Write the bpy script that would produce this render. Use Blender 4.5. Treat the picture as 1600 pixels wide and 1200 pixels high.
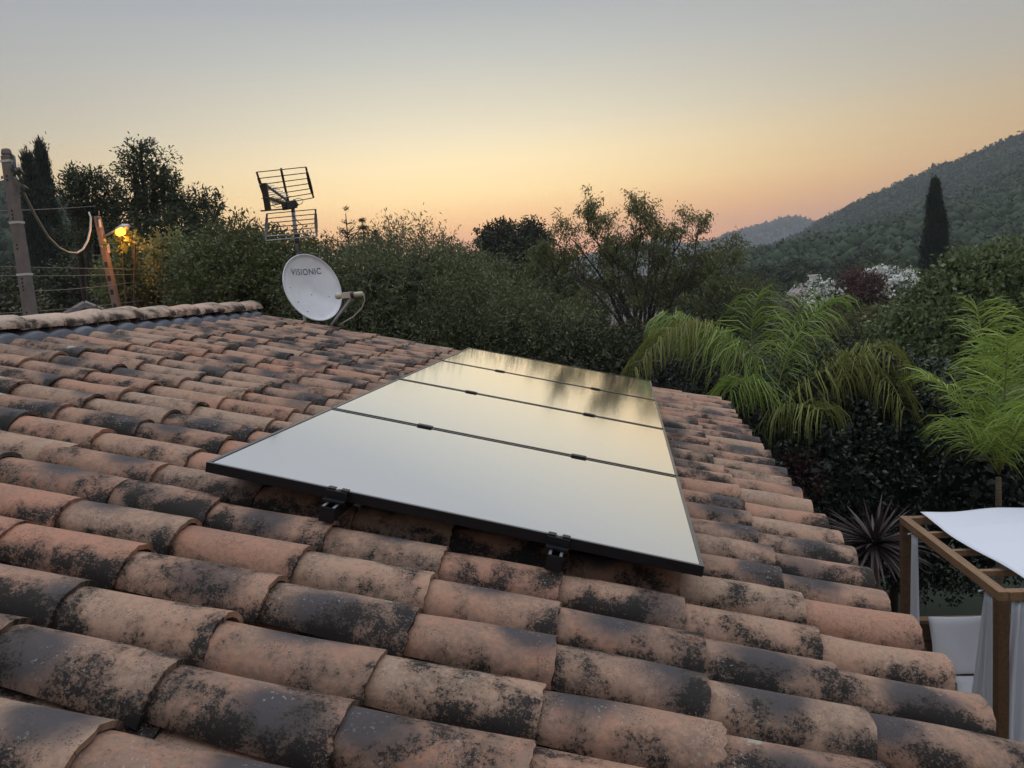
import bpy, bmesh, math, random
import numpy as np
from mathutils import Vector, Matrix

for o in list(bpy.data.objects):
    bpy.data.objects.remove(o)
SC = bpy.context.scene
COL = SC.collection
PI = math.pi
ZC = 4.3                                   # eye height above the garden

# ------------------------------------------------------------------ camera
FPX, CX, CY = 1200.0, 800.0, 600.0
def _ray(x, y): return np.array([(x-CX)/FPX, -(y-CY)/FPX, 1.0])
_r = _ray(972, 439); _r /= np.linalg.norm(_r)          # vanishing point of the ridge = world +Y
_a = math.radians(4.2)
_u = np.array([-math.sin(_a), math.cos(_a), 0.0]); _u[2] = -(_u@_r)/_r[2]; _u /= np.linalg.norm(_u)
_x = np.cross(_r, _u)
if _x[0] < 0: _x = -_x
BAS = np.array([_x, _r, _u])                            # camera vector -> world vector
cd = bpy.data.cameras.new('camera'); cam = bpy.data.objects.new('camera', cd); COL.objects.link(cam)
cd.sensor_fit = 'HORIZONTAL'; cd.sensor_width = 36.0; cd.lens = FPX/1600*36
cd.clip_start = 0.05; cd.clip_end = 12000
R3 = Matrix(((BAS[0][0], BAS[0][1], -BAS[0][2]), (BAS[1][0], BAS[1][1], -BAS[1][2]), (BAS[2][0], BAS[2][1], -BAS[2][2])))
cam.matrix_world = Matrix.Translation((0, 0, ZC)) @ R3.to_4x4()
SC.camera = cam

# ------------------------------------------------------------------ world (sky after sundown), exposure
GLOW_AZ = math.radians(-12.0)
w = bpy.data.worlds.new('World'); SC.world = w; w.use_nodes = True
nt = w.node_tree; nt.nodes.clear()
def N(nt, t, **k):
    n = nt.nodes.new(t)
    for a, b in k.items(): setattr(n, a, b)
    return n
def s2l(c):
    return tuple(((v/255)/12.92 if v/255 <= .04045 else ((v/255+.055)/1.055)**2.4) for v in c)
def ramp(nt, stops, interp='LINEAR'):
    n = N(nt, 'ShaderNodeValToRGB'); e = n.color_ramp.elements; n.color_ramp.interpolation = interp
    while len(e) > 1: e.remove(e[-1])
    for i, (p, c) in enumerate(stops):
        q = e[0] if i == 0 else e.new(p)
        q.position = p; q.color = (c[0], c[1], c[2], 1)
    return n
tc = N(nt, 'ShaderNodeTexCoord'); sep = N(nt, 'ShaderNodeSeparateXYZ')
nt.links.new(tc.outputs['Generated'], sep.inputs[0])
def mth(nt, op, a, b=None, c=None, clamp=False):
    n = N(nt, 'ShaderNodeMath', operation=op); n.use_clamp = clamp
    for i, v in enumerate((a, b, c)):
        if v is None: continue
        if isinstance(v, (int, float)): n.inputs[i].default_value = v
        else: nt.links.new(v, n.inputs[i])
    return n.outputs[0]
X_, Y_, Z_ = sep.outputs
el = mth(nt, 'MULTIPLY', mth(nt, 'ARCSINE', mth(nt, 'MAXIMUM', mth(nt, 'MINIMUM', Z_, 1.0), -1.0)), 180/PI)
elf = mth(nt, 'DIVIDE', mth(nt, 'ADD', el, 2.0), 92.0, clamp=True)
az = mth(nt, 'SUBTRACT', mth(nt, 'ARCTAN2', X_, Y_), GLOW_AZ)
az = mth(nt, 'ARCCOSINE', mth(nt, 'MULTIPLY', mth(nt, 'COSINE', az), 0.99999))       # 0..pi away from the glow
gz = mth(nt, 'EXPONENT', mth(nt, 'MULTIPLY', mth(nt, 'POWER', mth(nt, 'DIVIDE', az, math.radians(28)), 2.0), -1.0))
AIR = ((-2, 2.3), (2, 2.1), (4.8, 1.86), (7, 1.68), (9.2, 1.51), (11.4, 1.35), (13.5, 1.27), (16.4, 1.20), (19.6, 1.12), (26, 1.12), (45, 1.22), (90, 1.30))
AIR_S = ((-2, 1.5), (6, 1.17), (8.8, 1.04), (10.6, 1.0), (12.2, .99), (15, .99), (19.6, 1.02), (26, 1.08), (45, 1.22), (90, 1.30))
WARM = ((-2, .58), (4, .64), (8, .77), (13, .94), (17, .98), (24, .98), (90, 1.0))     # blue share, and a little green, by elevation
def st(lst, air=None):
    out = []
    for e, c in lst:
        k = 1.035*float(np.interp(e, *zip(*(air or AIR)))); b = float(np.interp(e, *zip(*WARM))); c = s2l(c)
        out.append(((e+2)/92.0, (c[0]*k*(1+.14*(1-b)), c[1]*k*(1-.28*max(0, 1-b)), c[2]*k*b)))
    return out
rG = ramp(nt, st([(-2, (216, 136, 104)), (0, (230, 146, 104)), (2, (240, 160, 108)), (3.4, (245, 178, 116)), (4.8, (247, 197, 132)), (7, (250, 226, 172)), (9.2, (247, 230, 190)),
                  (11.4, (232, 223, 196)), (13.5, (216, 210, 190)), (16.4, (194, 195, 188)), (19.6, (174, 178, 181)), (26, (168, 175, 186)), (45, (170, 178, 192)), (90, (172, 180, 194))]))
rS = ramp(nt, st([(-2, (180, 134, 110)), (0, (192, 138, 104)), (2, (202, 146, 104)), (6, (207, 168, 118)), (8.8, (197, 175, 139)), (10.6, (189, 176, 156)), (12.2, (179, 175, 167)),
                  (15, (171, 172, 171)), (19, (164, 167, 174)), (26, (164, 170, 182)), (45, (170, 178, 192)), (90, (172, 180, 194))], AIR_S))
nt.links.new(elf, rG.inputs[0]); nt.links.new(elf, rS.inputs[0])
mx = N(nt, 'ShaderNodeMix', data_type='RGBA')
nt.links.new(gz, mx.inputs['Factor']); nt.links.new(rS.outputs[0], mx.inputs[6]); nt.links.new(rG.outputs[0], mx.inputs[7])
bg = N(nt, 'ShaderNodeBackground'); bg.inputs[1].default_value = 1.0
nt.links.new(mx.outputs[2], bg.inputs[0])
wo = N(nt, 'ShaderNodeOutputWorld'); nt.links.new(bg.outputs[0], wo.inputs[0])
# added soft fill lamp from overhead to lift the foreground; no sun is up
sl = bpy.data.lights.new('fill_sun', 'SUN'); sl.energy = 1.3; sl.angle = math.radians(76); sl.color = (.96, .975, 1.0)
so = bpy.data.objects.new('fill_sun', sl); COL.objects.link(so); so.rotation_euler = (math.radians(-8), 0, math.radians(10))
vs = SC.view_settings
vs.view_transform = 'Standard'; vs.look = 'None'; vs.exposure = 0.0; vs.gamma = 1.0; vs.use_curve_mapping = False
SC.cycles.use_denoising = True
SC.cycles.max_bounces = 6; SC.cycles.diffuse_bounces = 3; SC.cycles.glossy_bounces = 3
SC.cycles.transmission_bounces = 4; SC.cycles.volume_bounces = 0; SC.cycles.transparent_max_bounces = 8
SC.cycles.caustics_reflective = False; SC.cycles.caustics_refractive = False

# ------------------------------------------------------------------ helpers
def P(px, py, dist):
    """point seen at that pixel of the photograph, dist metres away over the ground"""
    q = BAS @ _ray(px, py); q = q/math.hypot(q[0], q[1]); return Vector(q*dist) + Vector((0, 0, ZC))
def Pz(px, py, z):
    q = BAS @ _ray(px, py); t = (z-ZC)/q[2]; return Vector(q*t) + Vector((0, 0, ZC))
def Px(px, py, x):
    q = BAS @ _ray(px, py); t = x/q[0]; return Vector(q*t) + Vector((0, 0, ZC))
def proj(p):
    c = BAS.T @ (np.array(p) - np.array([0, 0, ZC])); return CX+FPX*c[0]/c[2], CY-FPX*c[1]/c[2], c[2]
def camdir(x, y, z): return Vector(BAS @ np.array([x, y, z]))

def tag(o, label=None, cat=None, group=None, kind=None):
    if label: o['label'] = label
    if cat: o['category'] = cat
    if group: o['group'] = group
    if kind: o['kind'] = kind
    return o
def thing(name, label, cat, loc=(0, 0, 0), group=None):
    o = bpy.data.objects.new(name, None); COL.objects.link(o); o.location = loc
    return tag(o, label, cat, group)
def mesh_arrays(name, V, F, mats=None, smooth=False, attrs=None, midx=None):
    """V (n,3); F (m,k) array of equal faces or a list of such arrays"""
    me = bpy.data.meshes.new(name)
    V = np.asarray(V, np.float32)
    Fs = F if isinstance(F, list) else [F]
    Fs = [np.asarray(f, np.int32) for f in Fs if len(f)]
    loops = np.concatenate([f.ravel() for f in Fs])
    tot = np.concatenate([np.full(len(f), f.shape[1], np.int32) for f in Fs])
    start = np.concatenate([[0], np.cumsum(tot)[:-1]]).astype(np.int32)
    me.vertices.add(len(V)); me.vertices.foreach_set('co', V.ravel())
    me.loops.add(len(loops)); me.loops.foreach_set('vertex_index', loops)
    me.polygons.add(len(tot)); me.polygons.foreach_set('loop_start', start); me.polygons.foreach_set('loop_total', tot)
    if smooth: me.polygons.foreach_set('use_smooth', np.ones(len(tot), bool))
    if midx is not None: me.polygons.foreach_set('material_index', np.asarray(midx, np.int32))
    me.update(calc_edges=True)
    if attrs:
        for k, (typ, arr) in attrs.items():
            at = me.attributes.new(k, typ, 'POINT')
            fld = {'FLOAT': 'value', 'FLOAT_VECTOR': 'vector', 'FLOAT_COLOR': 'color'}[typ]
            at.data.foreach_set(fld, np.asarray(arr, np.float32).ravel())
    if mats:
        for m in (mats if isinstance(mats, (list, tuple)) else [mats]): me.materials.append(m)
    return me
def link(name, me, parent=None, loc=None):
    o = bpy.data.objects.new(name, me); COL.objects.link(o)
    if parent is not None: o.parent = parent
    if loc is not None: o.location = loc
    return o

class MB:
    """collects boxes, prisms and tubes into one mesh"""
    def __init__(s): s.v = []; s.f = []
    def add(s, vs, fs):
        n = len(s.v); s.v += [tuple(v) for v in vs]; s.f += [tuple(i+n for i in f) for f in fs]
    def box(s, a, b, M=None):
        (x0, y0, z0), (x1, y1, z1) = a, b
        vs = [Vector(p) for p in ((x0,y0,z0),(x1,y0,z0),(x1,y1,z0),(x0,y1,z0),(x0,y0,z1),(x1,y0,z1),(x1,y1,z1),(x0,y1,z1))]
        if M is not None: vs = [M @ v for v in vs]
        s.add(vs, [(0,3,2,1),(4,5,6,7),(0,1,5,4),(1,2,6,5),(2,3,7,6),(3,0,4,7)])
    def bar(s, p, q, wd, ht, up=(0, 0, 1)):
        p, q = Vector(p), Vector(q); t = (q-p).normalized(); u = Vector(up)
        sd = t.cross(u)
        if sd.length < 1e-4: sd = t.cross(Vector((1, 0, 0)))
        sd.normalize(); u = sd.cross(t).normalized()
        vs = []
        for c in (p, q):
            for a, b in ((-1,-1),(1,-1),(1,1),(-1,1)): vs.append(c + sd*(a*wd/2) + u*(b*ht/2))
        s.add(vs, [(3,2,1,0),(4,5,6,7),(0,1,5,4),(1,2,6,5),(2,3,7,6),(3,0,4,7)])
    def tube(s, pts, rad, n=8, cap=True):
        pts = [Vector(p) for p in pts]
        if not isinstance(rad, (list, tuple, np.ndarray)): rad = [rad]*len(pts)
        base = len(s.v); ref = None
        for i, p in enumerate(pts):
            t = (pts[min(i+1, len(pts)-1)] - pts[max(i-1, 0)])
            t = t.normalized() if t.length > 1e-9 else Vector((0, 0, 1))
            if ref is None: ref = t.orthogonal().normalized()
            ref = (ref - t*ref.dot(t))
            ref = ref.normalized() if ref.length > 1e-5 else t.orthogonal().normalized()
            b = t.cross(ref)
            for k in range(n):
                a = 2*PI*k/n; s.v.append(tuple(p + (ref*math.cos(a) + b*math.sin(a))*rad[i]))
        for i in range(len(pts)-1):
            for k in range(n):
                s.f.append((base+i*n+k, base+i*n+(k+1) % n, base+(i+1)*n+(k+1) % n, base+(i+1)*n+k))
        if cap:
            s.f.append(tuple(base+k for k in reversed(range(n)))); s.f.append(tuple(base+(len(pts)-1)*n+k for k in range(n)))
    def build(s, name, mat, parent=None, smooth=False, bevel=0, rel=None):
        me = bpy.data.meshes.new(name)
        vv = s.v if rel is None else [tuple(Vector(v)-Vector(rel)) for v in s.v]
        me.from_pydata(vv, [], s.f); me.update()
        if mat: me.materials.append(mat)
        if smooth: me.polygons.foreach_set('use_smooth', [True]*len(me.polygons))
        o = link(name, me, parent)
        if bevel:
            m = o.modifiers.new('bevel', 'BEVEL'); m.width = bevel; m.segments = 2; m.limit_method = 'ANGLE'
        return o

# ------------------------------------------------------------------ materials
def mat(name, col=(.5, .5, .5), rough=.6, metal=0.0, spec=None, var=0.0, scale=8.0, bump=0.0, bscale=40.0, stretch=None):
    m = bpy.data.materials.new(name); m.use_nodes = True; t = m.node_tree
    b = t.nodes['Principled BSDF']; b.inputs['Roughness'].default_value = rough; b.inputs['Metallic'].default_value = metal
    b.inputs['Base Color'].default_value = (*col, 1)
    if spec is not None: b.inputs['Specular IOR Level'].default_value = spec
    if var or bump:
        tcn = N(t, 'ShaderNodeTexCoord'); src = tcn.outputs['Object']
        if stretch:
            mp = N(t, 'ShaderNodeMapping'); mp.inputs['Scale'].default_value = stretch; t.links.new(src, mp.inputs[0]); src = mp.outputs[0]
        if var:
            nz = N(t, 'ShaderNodeTexNoise'); nz.inputs['Scale'].default_value = scale; nz.inputs['Detail'].default_value = 6
            nz.inputs['Roughness'].default_value = .65
            t.links.new(src, nz.inputs['Vector'])
            r = ramp(t, [(.28, tuple(max(0, c*(1-var)) for c in col)), (.72, tuple(min(1, c*(1+var)) for c in col))])
            t.links.new(nz.outputs[0], r.inputs[0]); t.links.new(r.outputs[0], b.inputs['Base Color'])
        if bump:
            nb = N(t, 'ShaderNodeTexNoise'); nb.inputs['Scale'].default_value = bscale; nb.inputs['Detail'].default_value = 5
            t.links.new(src, nb.inputs['Vector'])
            bm_ = N(t, 'ShaderNodeBump'); bm_.inputs['Strength'].default_value = bump; bm_.inputs['Distance'].default_value = .01
            t.links.new(nb.outputs[0], bm_.inputs['Height']); t.links.new(bm_.outputs[0], b.inputs['Normal'])
    return m

def leafmat(name, stops, transl=.25, rough=.55, spec=.3):
    """leaf colour from the per-leaf value lv"""
    m = bpy.data.materials.new(name); m.use_nodes = True; t = m.node_tree
    b = t.nodes['Principled BSDF']; b.inputs['Roughness'].default_value = rough; b.inputs['Specular IOR Level'].default_value = spec
    a = N(t, 'ShaderNodeAttribute'); a.attribute_name = 'lv'
    k = len(stops); r = ramp(t, [(i/(k-1), c) for i, c in enumerate(stops)])
    t.links.new(a.outputs['Fac'], r.inputs[0]); t.links.new(r.outputs[0], b.inputs['Base Color'])
    if transl:
        tr = N(t, 'ShaderNodeBsdfTranslucent'); t.links.new(r.outputs[0], tr.inputs[0])
        mxs = N(t, 'ShaderNodeMixShader'); mxs.inputs[0].default_value = transl
        t.links.new(b.outputs[0], mxs.inputs[1]); t.links.new(tr.outputs[0], mxs.inputs[2])
        t.links.new(mxs.outputs[0], t.nodes['Material Output'].inputs['Surface'])
    return m

def tile_material(name, cA, cB, cC, soot=1.0, lich=1.0):
    m = bpy.data.materials.new(name); m.use_nodes = True; t = m.node_tree; L = t.links.new
    b = t.nodes['Principled BSDF']; b.inputs['Roughness'].default_value = .82; b.inputs['Specular IOR Level'].default_value = .35
    at = N(t, 'ShaderNodeAttribute'); at.attribute_name = 'tco'
    rn = N(t, 'ShaderNodeAttribute'); rn.attribute_name = 'trnd'
    sc_ = N(t, 'ShaderNodeSeparateColor'); L(rn.outputs['Color'], sc_.inputs[0]); r1, r2, r3 = sc_.outputs; r4 = rn.outputs['Alpha']
    sx = N(t, 'ShaderNodeSeparateXYZ'); L(at.outputs['Vector'], sx.inputs[0]); tx, ts, seed = sx.outputs
    def noise(scale, detail=4, rough=.6, off=0.0, vec=None):
        n = N(t, 'ShaderNodeTexNoise'); n.inputs['Scale'].default_value = scale; n.inputs['Detail'].default_value = detail
        n.inputs['Roughness'].default_value = rough
        v = N(t, 'ShaderNodeVectorMath', operation='ADD'); v.inputs[1].default_value = (off, off*1.7, off*.3); L(vec or at.outputs['Vector'], v.inputs[0])
        L(v.outputs[0], n.inputs['Vector']); return n.outputs[0]
    def mix(f, a, c):
        n = N(t, 'ShaderNodeMix', data_type='RGBA')
        if isinstance(f, float): n.inputs['Factor'].default_value = f
        else: L(f, n.inputs['Factor'])
        for i, v in ((6, a), (7, c)):
            if isinstance(v, tuple): n.inputs[i].default_value = (*v, 1)
            else: L(v, n.inputs[i])
        return n.outputs[2]
    def sstep(v, lo, hi):
        n = N(t, 'ShaderNodeMapRange', interpolation_type='SMOOTHSTEP'); n.inputs['From Min'].default_value = lo; n.inputs['From Max'].default_value = hi
        L(v, n.inputs['Value']); return n.outputs['Result']
    M_ = lambda op, a, c=None, clamp=False: mth(t, op, a, c, clamp=clamp)
    nlow = noise(6, 3, .55); nmid = noise(22, 6, .68, 3.1); nhi = noise(75, 8, .75, 7.7); nfi = noise(230, 4, .8, 1.3)
    # fired clay: red to buff, drifting along each tile
    f1 = M_('ADD', M_('MULTIPLY', r1, .9), M_('MULTIPLY', M_('SUBTRACT', nlow, .5), 1.1), clamp=True)
    c = mix(f1, cA, cB)
    c = mix(sstep(M_('ADD', nmid, M_('MULTIPLY', M_('SUBTRACT', r3, .5), .35)), .42, .75), c, cC)
    # brown-grey film
    c = mix(M_('MULTIPLY', sstep(M_('ADD', nhi, M_('MULTIPLY', nlow, .5)), .66, .9), .36), c, (.115, .092, .075))
    c = mix(M_('MULTIPLY', sstep(nfi, .55, .72), .28), c, (.10, .08, .065))
    # bluish kiln smoke marks with soft outlines
    ex = M_('DIVIDE', M_('SUBTRACT', tx, M_('ADD', .1, M_('MULTIPLY', r2, .38))), .12)
    ey = M_('DIVIDE', M_('SUBTRACT', ts, M_('MULTIPLY', M_('SUBTRACT', r4, .5), .12)), .095)
    d = M_('SQRT', M_('ADD', M_('MULTIPLY', ex, ex), M_('MULTIPLY', ey, ey)))
    d = M_('ADD', d, M_('MULTIPLY', M_('SUBTRACT', nlow, .5), 1.3))
    smoke = M_('MULTIPLY', M_('SUBTRACT', 1.0, sstep(d, .35, 1.15)), M_('MULTIPLY', sstep(r3, .28, .55), .90*soot))
    c = mix(smoke, c, (.045, .047, .056))
    # black lichen crust: low flanks, ends, with a grainy outline
    fl = M_('DIVIDE', M_('ABSOLUTE', ts), .15)
    nl2 = M_('ADD', M_('MULTIPLY', noise(8, 3, .55, 11.0), 1.35), -.175)
    k = M_('ADD', nl2, M_('MULTIPLY', M_('SUBTRACT', nhi, .5), .35))
    k = M_('ADD', k, M_('MULTIPLY', M_('SUBTRACT', fl, .5), .34))
    k = M_('ADD', k, M_('MULTIPLY', M_('SUBTRACT', r4, .5), .20))
    endb = sstep(tx, .30, .44)
    k = M_('ADD', k, M_('MULTIPLY', endb, .06))
    k = M_('ADD', k, .028+.06*(lich-1))
    grain = noise(140, 7, .85, 41.0); gr2 = noise(48, 5, .7, 53.0)
    film = M_('MULTIPLY', sstep(k, .36, .70), M_('ADD', .15, M_('MULTIPLY', grain, 1.1)))
    c = mix(M_('MULTIPLY', film, .9), c, (.058, .044, .035))
    kk_ = M_('ADD', M_('ADD', k, M_('MULTIPLY', M_('SUBTRACT', grain, .5), 1.25)), M_('MULTIPLY', M_('SUBTRACT', gr2, .5), .55))
    lm = sstep(kk_, .575, .70)
    c = mix(M_('MULTIPLY', lm, .94), c, (.0135, .0125, .012))
    # dense black dots
    vo = N(t, 'ShaderNodeTexVoronoi'); vo.inputs['Scale'].default_value = 170; L(at.outputs['Vector'], vo.inputs['Vector'])
    dots = M_('MULTIPLY', M_('SUBTRACT', 1.0, sstep(M_('ADD', vo.outputs['Distance'], M_('MULTIPLY', M_('SUBTRACT', nfi, .5), .9)), .16, .36)), sstep(noise(13, 2, .5, 21.0), .52, .62))
    c = mix(M_('MULTIPLY', dots, .7), c, (.025, .023, .022))
    # pale crusts and specks
    pk = M_('MULTIPLY', sstep(noise(110, 3, .7, 31.0), .60, .67), sstep(noise(9, 2, .5, 17.0), .48, .62))
    c = mix(M_('MULTIPLY', pk, .7), c, (.36, .345, .31))
    px_ = M_('DIVIDE', M_('SUBTRACT', tx, M_('ADD', .12, M_('MULTIPLY', r1, .28))), .024)
    py_ = M_('DIVIDE', M_('SUBTRACT', ts, M_('MULTIPLY', M_('SUBTRACT', r2, .7), .14)), .028)
    pd = M_('ADD', M_('SQRT', M_('ADD', M_('MULTIPLY', px_, px_), M_('MULTIPLY', py_, py_))), M_('MULTIPLY', M_('SUBTRACT', nhi, .5), 4.2))
    ros = M_('MULTIPLY', M_('SUBTRACT', 1.0, sstep(pd, .75, 1.05)), M_('GREATER_THAN', r4, .92))
    c = mix(M_('MULTIPLY', ros, .85), c, (.36, .375, .29))
    L(c, b.inputs['Base Color'])
    bp = N(t, 'ShaderNodeBump'); bp.inputs['Strength'].default_value = .30; bp.inputs['Distance'].default_value = .004
    hsum = M_('ADD', M_('ADD', nhi, M_('MULTIPLY', nfi, .5)), M_('MULTIPLY', lm, .35))
    L(hsum, bp.inputs['Height']); L(bp.outputs[0], b.inputs['Normal'])
    return m

M = {}
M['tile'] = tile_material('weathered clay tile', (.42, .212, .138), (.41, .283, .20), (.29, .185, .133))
M['channel'] = tile_material('channel clay tile', (.44, .23, .15), (.36, .27, .20), (.20, .15, .115), soot=.5, lich=1.6)  # clay mix for the channel tiles, with heavier lichen
M['ridge'] = tile_material('buff ridge tile', (.56, .35, .26), (.58, .45, .35), (.48, .35, .26), soot=.35, lich=-1.4)
M['deck'] = mat('roof underlay', (.12, .085, .065), .9, var=.4, scale=6)
M['flash'] = mat('grey ridge flashing', (.15, .16, .19), .55, metal=.2, var=.25, scale=14, bump=.3)
M['render'] = mat('beige wall render', (.45, .38, .29), .9, var=.12, scale=5, bump=.4)
M['mortar'] = mat('mortar', (.33, .28, .23), .95, var=.3, scale=25, bump=.6)
M['black_alu'] = mat('black anodised aluminium', (.012, .013, .017), .38, metal=.4)
M['frame_top_sheen'] = mat('anodised frame top with sky sheen', (.17, .175, .19), .28, metal=1.0)  # lighter grey for frame tops, sky sheen put into the colour
M['alu'] = mat('bare aluminium', (.52, .54, .57), .35, metal=.9)
M['glass'] = mat('solar glass', (.93, .93, .94), .085, metal=1.0)
M['dish'] = mat('grey white painted dish', (.74, .76, .80), .45, var=.16, scale=3.5)
M['ink'] = mat('blue print', (.05, .08, .15), .6)
M['rust'] = mat('rust spots', (.16, .08, .04), .8)
M['cream'] = mat('cream plastic', (.55, .51, .42), .5, var=.1)
M['dark_pl'] = mat('dark grey plastic', (.03, .03, .032), .5)
M['antenna'] = mat('dark antenna metal', (.05, .047, .043), .45, metal=.5)
M['galv'] = mat('galvanised steel', (.42, .43, .45), .4, metal=.7, var=.15, scale=20)
M['concrete'] = mat('weathered concrete', (.20, .17, .155), .9, var=.22, scale=7, bump=.5, bscale=30)
M['recess_shade'] = mat('recess shade', (.035, .03, .028), .95)  # near-black colour standing in for the shade inside pole openings
M['strap'] = mat('white strap', (.62, .60, .56), .6)
M['cable_pale'] = mat('pale cable', (.40, .37, .31), .6)
M['cable_mid'] = mat('grey wire', (.17, .18, .16), .6)
M['cable_dark'] = mat('dark cable', (.08, .085, .08), .6)
M['wood'] = mat('brown stained timber', (.11, .058, .028), .6, var=.45, scale=4, bump=.35, bscale=18, stretch=(9, 1, 9))
M['wood_l'] = mat('brown stained timber beams', (.245, .14, .074), .55, var=.35, scale=4, bump=.35, bscale=18, stretch=(9, 1, 9))
M['bark'] = mat('brown bark', (.075, .06, .048), .95, var=.5, scale=14, bump=.8, bscale=30)
M['bark_g'] = mat('grey bark', (.13, .12, .105), .95, var=.4, scale=10, bump=.8, bscale=30)
M['palm_bark'] = mat('palm trunk fibre', (.17, .125, .085), .95, var=.5, scale=10, bump=.9, bscale=25, stretch=(1, 1, 6))
M['white_wall'] = mat('white house wall', (.56, .55, .57), .85, var=.08, scale=1.0)
M['chimney_white'] = mat('white chimney paint', (.80, .80, .79), .8)
M['orange_wall'] = mat('orange house wall', (.46, .20, .12), .85, var=.12, scale=1.0)
M['far_roof'] = mat('far tile roof', (.24, .15, .11), .9, var=.4, scale=3)
M['grey_roof'] = mat('greyed roof', (.30, .26, .25), .9, var=.3, scale=3)
M['dark_glass'] = mat('dark window glass', (.03, .035, .04), .1)

def cloth(name, col, amp=.5, scale=6, st=(1, 1, 1), transl=.2):
    m = mat(name, col, .85, bump=amp, bscale=scale, stretch=st); t = m.node_tree
    b = t.nodes['Principled BSDF']; tr = N(t, 'ShaderNodeBsdfTranslucent'); tr.inputs[0].default_value = (*col, 1)
    x = N(t, 'ShaderNodeMixShader'); x.inputs[0].default_value = transl
    t.links.new(b.outputs[0], x.inputs[1]); t.links.new(tr.outputs[0], x.inputs[2]); t.links.new(x.outputs[0], t.nodes['Material Output'].inputs['Surface'])
    return m
M['canopy'] = cloth('white canopy cloth', (.86, .88, .95), .6, 2.6)
M['curtain'] = cloth('white curtain cloth', (.86, .88, .94), .3, 30, (1, 1, .12), .38)
M['cushion'] = cloth('white cushion cloth', (.86, .88, .94), .8, 4, transl=.0)

# leaves
M['lf_olive'] = leafmat('olive leaves', [(0.060, 0.072, 0.035), (0.125, 0.148, 0.070), (0.213, 0.228, 0.113)], .22)
M['lf_almond'] = leafmat('almond leaves', [(.059, .070, .030), (.141, .163, .063), (.250, .259, .100)], .35)
M['lf_oak'] = leafmat('dark oak leaves', [(0.026, 0.032, 0.015), (0.048, 0.057, 0.026), (0.081, 0.084, 0.037)], .15)
M['lf_ash'] = leafmat('airy tree leaves', [(.032, .043, .023), (.065, .087, .038), (.116, .131, .058)], .3)
M['lf_mass'] = leafmat('mixed tree leaves', [(0.052, 0.061, 0.024), (0.108, 0.125, 0.047), (0.186, 0.191, 0.069)], .25)
M['lf_cyp'] = leafmat('cypress foliage', [(.017, .026, .019), (.032, .046, .032), (.052, .070, .043)], .05, .8)
M['lf_fig'] = leafmat('broad green leaves', [(.062, .088, .034), (.14, .185, .075), (.25, .29, .125)], .3)
M['lf_hedge'] = leafmat('dark hedge leaves', [(.012, .019, .013), (.023, .036, .023), (.046, .065, .043)], .08, .35, .5)
M['lf_grey'] = leafmat('grey leaved shrub', [(.035, .038, .035), (.078, .084, .074), (.227, .235, .217)], .1, .4, .5)
M['lf_brush'] = leafmat('dry brush', [(.087, .080, .070), (.174, .160, .145), (.275, .261, .239)], .1, .9)
M['lf_red'] = leafmat('red purple leaves', [(.055, .032, .028), (.115, .055, .047), (.17, .085, .07)], .25)
M['lf_oleander'] = leafmat('oleander leaves', [(.032, .051, .025), (.072, .109, .051), (.123, .167, .087)], .2)
M['petal'] = leafmat('white petals', [(.797, .812, .768), (.986, 1.000, .957), (1.160, 1.160, 1.117)], .25, .7)
M['lf_palm'] = leafmat('palm leaflets', [(.11, .17, .035), (.22, .32, .06), (.36, .46, .12)], .35, .45, .4)
M['lf_palm_y'] = leafmat('bright palm leaflets', [(.14, .21, .04), (.27, .38, .065), (.42, .52, .12)], .35, .45, .4)
M['lf_palm_b'] = leafmat('ageing palm leaflets', [(.15, .14, .05), (.22, .24, .06), (.30, .31, .10)], .3, .6, .3)
M['lf_cord'] = mat('purple brown strap leaf', (.085, .062, .062), .45, spec=.45)
M['lf_wood'] = leafmat('wood of the hillside', [(.026, .041, .023), (.055, .075, .039), (.109, .131, .061)], .15, .8)
M['lf_far'] = leafmat('far wood', [(.036, .056, .034), (.060, .088, .046), (.10, .125, .066)] or [(.029, .043, .032), (.046, .065, .043), (.080, .099, .061)], .0, .95, .1)
M['earth'] = mat('dry earth and scrub', (.05, .05, .032), .95, var=.5, scale=.15)
M['lawn'] = mat('lawn', (.013, .022, .010), .9, var=.4, scale=2)
M['hill_m'] = mat('scrub hillside', (.035, .045, .03), .95, var=.5, scale=.03)

# ------------------------------------------------------------------ terrain
def interp(x, pts):
    xs, ys = zip(*pts); return np.interp(x, xs, ys)
def px_az(px, py):
    q = BAS @ _ray(px, py); return math.degrees(math.atan2(q[0], q[1])), math.degrees(math.atan2(q[2], math.hypot(q[0], q[1])))
g = MB()
nA = 96; radii = [0, 8, 20, 40, 60, 100, 200, 400, 900, 1600, 2200]
gv = []; gf = []
for r_ in radii:
    for k in range(nA):
        a = 2*PI*k/nA
        z = 0 if r_ < 45 else -1.2*min(1, (r_-40)/60)
        gv.append((r_*math.sin(a), r_*math.cos(a), z))
for i in range(len(radii)-1):
    for k in range(nA): gf.append((i*nA+k, (i+1)*nA+k, (i+1)*nA+(k+1) % nA, i*nA+(k+1) % nA))
ground = link('ground', mesh_arrays('ground', np.array(gv), np.array(gf), M['earth'], True)); tag(ground, kind='structure')

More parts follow.
